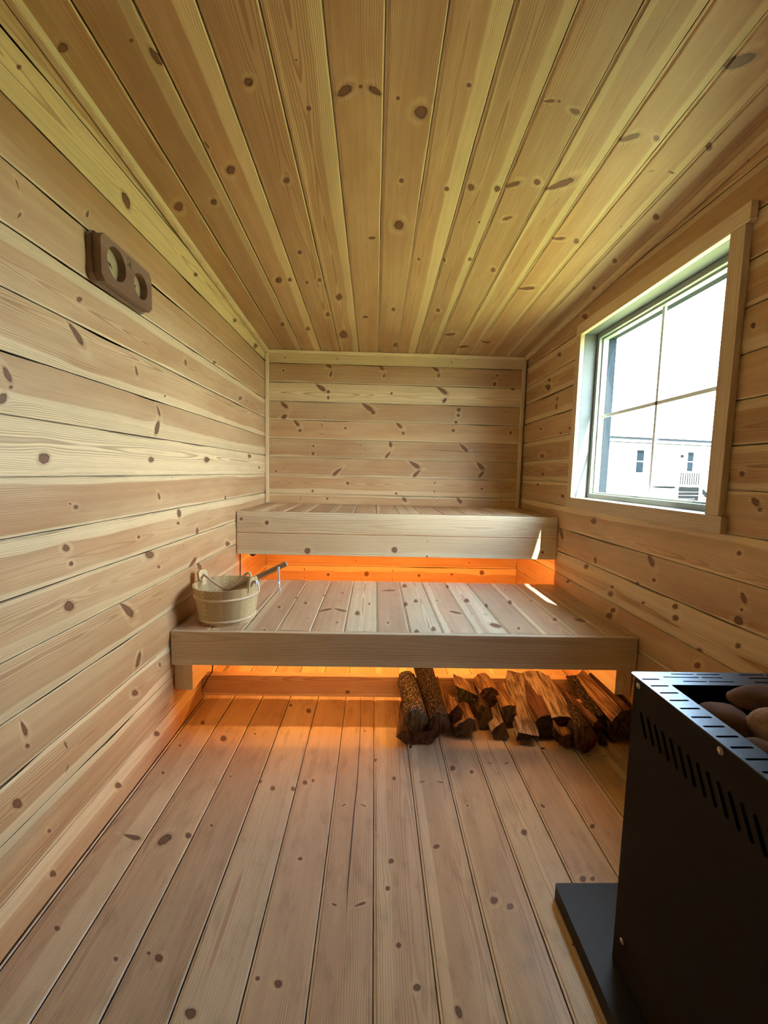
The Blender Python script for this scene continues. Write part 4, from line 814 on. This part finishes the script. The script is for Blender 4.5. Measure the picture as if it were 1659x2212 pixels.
kp = [c0+tv*.006*math.cos(t_)*1.0+zv*.007*math.sin(t_)+rv*.0012*t_ for t_ in [i*.6 for i in range(22)]]
tube(bm, [tuple(p) for p in kp], .0030, 8)
tube(bm, smooth_path([c0+rv*.008, c0+rv*.016-zv*.004, c0+rv*.019-zv*.018, c0+rv*.021-zv*.032]), .0032, 8)
bm_obj('rope_knot', bm, M['cord'], bk, True)

# ------------------------------------------------------------------ ladle
ld = empty('ladle', (.10, 1.845, .47)); tag(ld, 'dark wooden ladle with a white cord leaning in the stave bucket', 'ladle')
ha = Vector((.085, 1.838, .520)); hb = Vector((.424, 1.822, .692)); hd = (hb-ha).normalized(); hs = Vector((0, 0, 1)).cross(hd).normalized(); hu = hd.cross(hs)
bm = bmesh.new()
prof = [(-.008, -.0075), (.008, -.0075), (.008, -.0015), (.0062, 0), (.008, .0015), (.008, .0085), (-.008, .0085), (-.008, .0015), (-.0062, 0), (-.008, -.0015)]
r0 = [bm.verts.new(ha+hs*x*1.35+hu*y*1.35) for x, y in prof]; r1 = [bm.verts.new(hb+hs*x*1.3+hu*y*1.3) for x, y in prof]
for i in range(len(prof)): j = (i+1) % len(prof); bm.faces.new((r0[i], r0[j], r1[j], r1[i]))
bm.faces.new(r0); bm.faces.new(r1)
o = bm_obj('handle', bm, M['ladle'], ld); wood_attr(o.data, tuple(hd), tuple(hu), RNG, 'flat')
bm = bmesh.new(); n = 24; cc = ha+Vector((-.012, -.0, -.028)); rg = []
for (r_, z_) in ((.001, -.018), (.026, -.018), (.031, .022), (.027, .022), (.023, -.013), (.001, -.013)):
    rg.append([bm.verts.new(cc+Vector((r_*math.cos(2*math.pi*k/n), r_*math.sin(2*math.pi*k/n), z_))) for k in range(n)])
for a, b in zip(rg, rg[1:]):
    for k in range(n): bm.faces.new((a[k], a[(k+1) % n], b[(k+1) % n], b[k]))
o = bm_obj('cup', bm, M['ladle'], ld, True); wood_attr(o.data, (0, 0, 1), (1, 0, 0), RNG, 'flat')
bm = bmesh.new(); tp = ha.lerp(hb, .90)
tx = tp.x; ty = tp.y-.0135
tube(bm, smooth_path([(tx, ty+.02, tp.z), (tx, ty, tp.z+.001), (tx-.001, ty-.001, tp.z-.012), (tx+.001, ty, tp.z-.03), (tx+.005, ty, tp.z-.047), (tx+.001, ty, tp.z-.062)]), .0029, 8)
tube(bm, smooth_path([(tx, ty+.02, tp.z), (tx+.002, ty, tp.z+.001), (tx+.004, ty-.002, tp.z-.02), (tx+.003, ty, tp.z-.036), (tx-.002, ty, tp.z-.048), (tx+.001, ty, tp.z-.062)]), .0029, 8)
kc_ = Vector((tx+.001, ty, tp.z-.066))
tube(bm, [tuple(kc_+Vector((.0042*math.cos(a), .0042*math.sin(a), -.004+.0011*a))) for a in [i*.5 for i in range(16)]], .0029, 8)
tube(bm, [tuple(kc_+Vector((.0042*math.cos(a), .003*math.sin(a)*.4, .0040*math.sin(a)))) for a in [i*.5 for i in range(13)]], .0029, 8)
tube(bm, smooth_path([kc_, kc_+Vector((.001, 0, -.02)), kc_+Vector((.005, -.001, -.043))]), .0029, 8)
tube(bm, smooth_path([kc_, kc_+Vector((.004, 0, -.02)), kc_+Vector((.010, 0, -.038))]), .0029, 8)
rr = random.Random(4)
for k in range(26):
    s0 = kc_+(Vector((.005, -.001, -.042)) if k % 2 else Vector((.010, 0, -.037)))
    e0 = s0+Vector((rr.uniform(-.005, .006), rr.uniform(-.004, .004), rr.uniform(-.012, -.005))); tube(bm, [s0, s0.lerp(e0, .5)+Vector((rr.uniform(-.001, .001), 0, 0)), e0], .0005, 4)
bm_obj('cord', bm, M['cord'], ld, True)

# ------------------------------------------------------------------ firewood
def split_mat(name, a, b, c, sc=1.0, bumpd=.004):
    m, nt, bs = new_mat(name); n = NB(nt); t_ = nt.nodes.new('ShaderNodeTexCoord'); x, y, z = n.sep(t_.outputs['Object'])
    f = n.noise(n.comb(n.m('MULTIPLY', x, 130*sc), n.m('MULTIPLY', y, 5.0), n.m('MULTIPLY', z, 45*sc)), 1.0, 5.0, .6)
    g = n.noise(n.comb(n.m('MULTIPLY', x, 18), n.m('MULTIPLY', y, 5.0), n.m('MULTIPLY', z, 18)), 1.0, 3.0)
    c1 = n.mix(n.mr(f, .38, .60, 0, 1), c, a); c2 = n.mix(n.mr(g, .42, .62, 0, .8), c1, n.mix(n.mr(f, .4, .62, 0, 1), c, b))
    nt.links.new(c2, bs.inputs['Base Color']); bs.inputs['Roughness'].default_value = .85; bs.inputs['Specular IOR Level'].default_value = .2
    bp_ = nt.nodes.new('ShaderNodeBump'); bp_.inputs['Distance'].default_value = bumpd; bp_.inputs['Strength'].default_value = .9; nt.links.new(f, bp_.inputs['Height']); nt.links.new(bp_.outputs[0], bs.inputs['Normal'])
    return m
def bark_mat(name, lo, hi):
    m, nt, bs = new_mat(name); n = NB(nt); t_ = nt.nodes.new('ShaderNodeTexCoord'); x, y, z = n.sep(t_.outputs['Object'])
    vec = n.comb(n.m('MULTIPLY', x, 105), n.m('MULTIPLY', y, 42), n.m('MULTIPLY', z, 105))
    v = nt.nodes.new('ShaderNodeTexVoronoi'); v.feature = 'DISTANCE_TO_EDGE'; v.inputs['Scale'].default_value = 1.0
    f = n.noise(vec, 1.3, 5.0, .65)
    vm = nt.nodes.new('ShaderNodeVectorMath'); vm.operation = 'ADD'; nt.links.new(vec, vm.inputs[0]); nt.links.new(n.comb(f, f, f), vm.inputs[1]); nt.links.new(vm.outputs[0], v.inputs['Vector'])
    ed = n.mr(v.outputs['Distance'], .0, .22, 0, 1); hgt = n.m('ADD', n.m('MULTIPLY', ed, .6), f)
    c1 = n.mix(n.mr(f, .35, .66, 0, 1), lo, hi); c2 = n.mix(ed, tuple(k*.3 for k in lo), c1)
    nt.links.new(c2, bs.inputs['Base Color']); bs.inputs['Roughness'].default_value = .9; bs.inputs['Specular IOR Level'].default_value = .15
    bp_ = nt.nodes.new('ShaderNodeBump'); bp_.inputs['Distance'].default_value = .006; bp_.inputs['Strength'].default_value = 1.0; nt.links.new(hgt, bp_.inputs['Height']); nt.links.new(bp_.outputs[0], bs.inputs['Normal'])
    return m
FW = {'grey': split_mat('split_wood_grey', (.48, .40, .31), (.36, .28, .20), (.12, .085, .06)), 'tan': split_mat('split_wood_tan', (.36, .22, .11), (.26, .14, .065), (.10, .05, .026)),
      'red': split_mat('split_wood_red', (.16, .075, .042), (.11, .05, .028), (.05, .025, .015)), 'dark': split_mat('split_wood_dark', (.12, .075, .05), (.08, .05, .035), (.03, .02, .014)),
      'green': split_mat('split_wood_mossy', (.10, .105, .05), (.075, .07, .04), (.03, .028, .018)),
      'bark': bark_mat('bark_grey', (.085, .065, .05), (.34, .28, .21)), 'dbark': bark_mat('bark_dark', (.045, .032, .024), (.15, .11, .08)),
      'end': split_mat('end_grain', (.20, .13, .08), (.13, .08, .05), (.07, .045, .03), .4), 'rend': split_mat('end_grain_red', (.19, .085, .05), (.13, .06, .035), (.06, .03, .02), .4)}
def firewood(poly, Yn, off, Yf, side, end, label, bark=(), seed=0, rough=.0022, top=None):
    """a piece of firewood: outline (x, z) of its near end, swept back to the far end"""
    rng = random.Random(seed*7+3); n = len(poly)
    per = [math.dist(poly[i], poly[(i+1) % n]) for i in range(n)]; tot = sum(per); pts = []; edge = []
    for i in range(n):
        k = max(2, int(round(per[i]/tot*34)))
        for j in range(k):
            t_ = j/k; pts.append((poly[i][0]*(1-t_)+poly[(i+1) % n][0]*t_, poly[i][1]*(1-t_)+poly[(i+1) % n][1]*t_)); edge.append(i)
    m_ = len(pts); cx = sum(p[0] for p in pts)/m_; cz = sum(p[1] for p in pts)/m_; NL = 22
    zmin = min(p[1] for p in pts)
    verts, faces, mi = [], [], []
    ctr = Vector((cx, (Yn+Yf)/2, cz)); bend = rng.uniform(-.004, .004)
    for r_ in range(NL+1):
        t_ = r_/NL; y = Yn+(Yf-Yn)*t_
        for k, (x, z) in enumerate(pts):
            sd = Vector((seed*5.3, 0, seed*2.1)); q = Vector((x*38, y*3.2, z*38))+sd
            am = rough*(2.0 if edge[k] in bark else 1.0)
            d = am*noise.noise(q)+am*.8*noise.noise(q*2.7); l = math.hypot(x-cx, z-cz)+1e-6
            tp_ = 1-.06*t_*rng.random() if 0 else 1
            jx = .006*noise.noise(Vector((x*60, z*60, seed+9*(r_ == NL)))) if r_ in (0, NL) else 0
            zz = z+off[1]*t_+(z-cz)/l*d+bend*math.sin(math.pi*t_)
            verts.append(Vector((x+off[0]*t_+(x-cx)/l*d+bend*math.sin(math.pi*t_), y+jx, max(zz, .0025)))-ctr)
    for r_ in range(NL):
        for k in range(m_):
            a = r_*m_+k; b = r_*m_+(k+1) % m_; faces.append((a, b, b+m_, a+m_)); mi.append(1 if edge[k] in bark else 0)
    for base, cap in ((0, 0), (NL*m_, 1)):
        c = len(verts); ring_ = [verts[base+k] for k in range(m_)]; verts.append(sum(ring_, Vector())/m_)
        for k in range(m_):
            f = (c, base+(k+1) % m_, base+k) if not cap else (c, base+k, base+(k+1) % m_); faces.append(f); mi.append(2)
    me = bpy.data.meshes.new('firewood_log'); me.from_pydata([tuple(v) for v in verts], [], faces); me.polygons.foreach_set('material_index', mi)
    for p, q in zip(me.polygons, mi): p.use_smooth = (len(bark) >= n)
    me.update()
    o = link_mesh('firewood_log', me, [FW[side], FW['dbark'] if len(bark) < n else FW[side], FW[end]]); o.location = ctr
    tag(o, label, 'firewood', 'firewood stacked under the lower bench')
def rnd(cx, cz, rx, rz, n=20): return [(cx+rx*math.cos(2*math.pi*k/n), cz+rz*math.sin(2*math.pi*k/n)) for k in range(n)]
ALL = tuple(range(40))
firewood(rnd(.984, .112, .044, .042), 1.60, (-.012, .004), 1.935, 'bark', 'end', 'leftmost round log with pale flaky grey bark, on top of the stack', ALL, 1, .003)
firewood(rnd(1.083, .085, .041, .040), 1.62, (-.032, .078), 1.99, 'dbark', 'rend', 'second round log from the left, darker bark and reddish cut end', ALL, 2, .0035)
firewood([(.906, .033), (.929, .062), (.99, .049), (1.064, .064), (1.075, .034), (1.051, .003), (.944, .003)], 1.62, (.032, 0), 1.87, 'dark', 'rend', 'dark concave slab on the floor under the leftmost round log', (4, 5, 6), 3, .003)
firewood([(1.128, .097), (1.167, .14), (1.186, .106), (1.182, .053), (1.161, .049)], 1.68, (-.052, 0), 1.92, 'tan', 'rend', 'tan wedge leaning right of the dark round log', (2, 3), 4)
firewood([(1.147, .051), (1.211, .096), (1.233, .082), (1.246, .034), (1.156, .015)], 1.66, (.003, -.011), 1.86, 'tan', 'end', 'small triangular piece on the floor, in front of the mossy wedge', (3,), 5)
firewood([(1.177, .159), (1.211, .144), (1.277, .114), (1.272, .088), (1.249, .042), (1.221, .044), (1.193, .079)], 1.80, (.017, -.015), 1.94, 'tan', 'green', 'wedge with a greenish end face and light top, set back in the stack', (3, 4), 6)
firewood(rnd(1.331, .108, .043, .045), 1.80, (.002, .0), 1.935, 'tan', 'dark', 'short round piece with a dark end, left of the two light planks', (), 7, .003)
firewood([(1.259, .069), (1.275, .121), (1.332, .055), (1.292, .004), (1.27, .008)], 1.72, (.031, -.001), 1.90, 'dark', 'end', 'jagged dark piece low in the stack, under the short round one', (2, 3), 8, .005)
firewood([(1.353, .121), (1.414, .128), (1.424, .051), (1.378, .049)], 1.70, (.016, -.001), 1.90, 'tan', 'end', 'square-ended block with rough curly grain, beside the narrow light plank', (2,), 9, .004)
firewood([(1.301, .037), (1.351, .082), (1.381, .016), (1.37, .004), (1.318, .004)], 1.655, (.026, 0), 1.85, 'grey', 'end', 'pointed grey wedge on the floor under the square-ended block', (3,), 10)
firewood([(1.395, .017), (1.402, .057), (1.446, .049), (1.49, .042), (1.444, .025)], 1.62, (.052, .108), 1.94, 'grey', 'dark', 'long narrow light-grey split plank sloping to the floor, mid-stack', (3, 4), 11, .0016)
firewood([(1.485, .077), (1.508, .103), (1.551, .108), (1.574, .047), (1.507, .016)], 1.66, (.023, .047), 1.94, 'red', 'dark', 'dark reddish piece between the two light split planks', (3, 4), 12, .003)
firewood([(1.546, .088), (1.552, .096), (1.590, .104), (1.623, .102), (1.677, .078), (1.665, .062), (1.62, .078), (1.574, .074)], 1.66, (-.020, .062), 1.94, 'grey', 'dark', 'widest light split plank with a long crack, on top of the stack', (5, 6, 7), 13, .0016)
firewood([(1.538, .093), (1.57, .056), (1.622, .066), (1.619, .032), (1.6, .004), (1.565, .012), (1.542, .051)], 1.60, (.064, 0), 1.80, 'tan', 'rend', 'chunk with torn bark left of the big round log end', (3, 4, 5, 6), 14, .006)
firewood(rnd(1.658, .057, .047, .053), 1.575, (.035, -.002), 1.87, 'dbark', 'rend', 'thick round log lying on the floor, its dark end nearest the camera', ALL, 15, .003)
firewood([(1.713, .1), (1.73, .112), (1.753, .074), (1.739, .06), (1.715, .076)], 1.62, (-.059, .007), 1.94, 'red', 'red', 'thin reddish-brown stick slanting beside the widest light plank', (), 16)
firewood([(1.728, .107), (1.778, .114), (1.777, .079), (1.744, .075)], 1.66, (.012, .032), 1.94, 'dark', 'dark', 'thin strip with flaky black bark on its top, right part of the stack', (0, 1), 17, .005)
firewood([(1.770, .12), (1.812, .168), (1.823, .137), (1.797, .097)], 1.60, (.006, .012), 1.935, 'tan', 'dark', 'light brown rough split log at the right end, on top', (2, 3), 18, .003)
firewood([(1.822, .165), (1.845, .172), (1.858, .11), (1.830, .071)], 1.60, (.004, .012), 1.90, 'red', 'dark', 'dark brown plank against the right wall, rightmost on top', (), 19)
firewood([(1.737, .058), (1.759, .048), (1.778, .004), (1.766, .003), (1.74, .003), (1.73, .024)], 1.62, (.033, 0), 1.82, 'dbark', 'dark', 'small bark-covered piece on the floor right of the thick round log', ALL, 20, .006)
firewood([(1.785, .088), (1.84, .094), (1.866, .069), (1.866, .006), (1.80, .004)], 1.64, (.004, 0), 1.85, 'dark', 'dark', 'dark block on the floor at the right end, half hidden by the stove', (2, 3), 21, .003)
firewood([(1.5, .046), (1.543, .073), (1.576, .016), (1.561, .003), (1.508, .003)], 1.66, (.051, 0), 1.86, 'dark', 'dark', 'dark piece on the floor in the shade under the two light planks', (2, 3), 22, .003)
# a few bark crumbs on the floor in front of the stack
rr = random.Random(12)
for k, (x, y, lb) in enumerate(((1.50, 1.60, 'dark bark crumb on the floor right of the long narrow grey plank'), (.965, 1.603, 'dark bark crumb on the floor in front of the leftmost round log'))):
    bm = bmesh.new(); bmesh.ops.create_icosphere(bm, subdivisions=2, radius=1)
    for v in bm.verts: v.co = Vector((v.co.x*.008, v.co.y*.005, v.co.z*.002))*(1+.5*noise.noise(v.co*2+Vector((k, 0, 0))))
    o = bm_obj('bark_crumb', bm, FW['dbark']); o.location = (x, y, .003); o.rotation_euler = (0, 0, k*1.3)
    tag(o, lb, 'bark crumb')
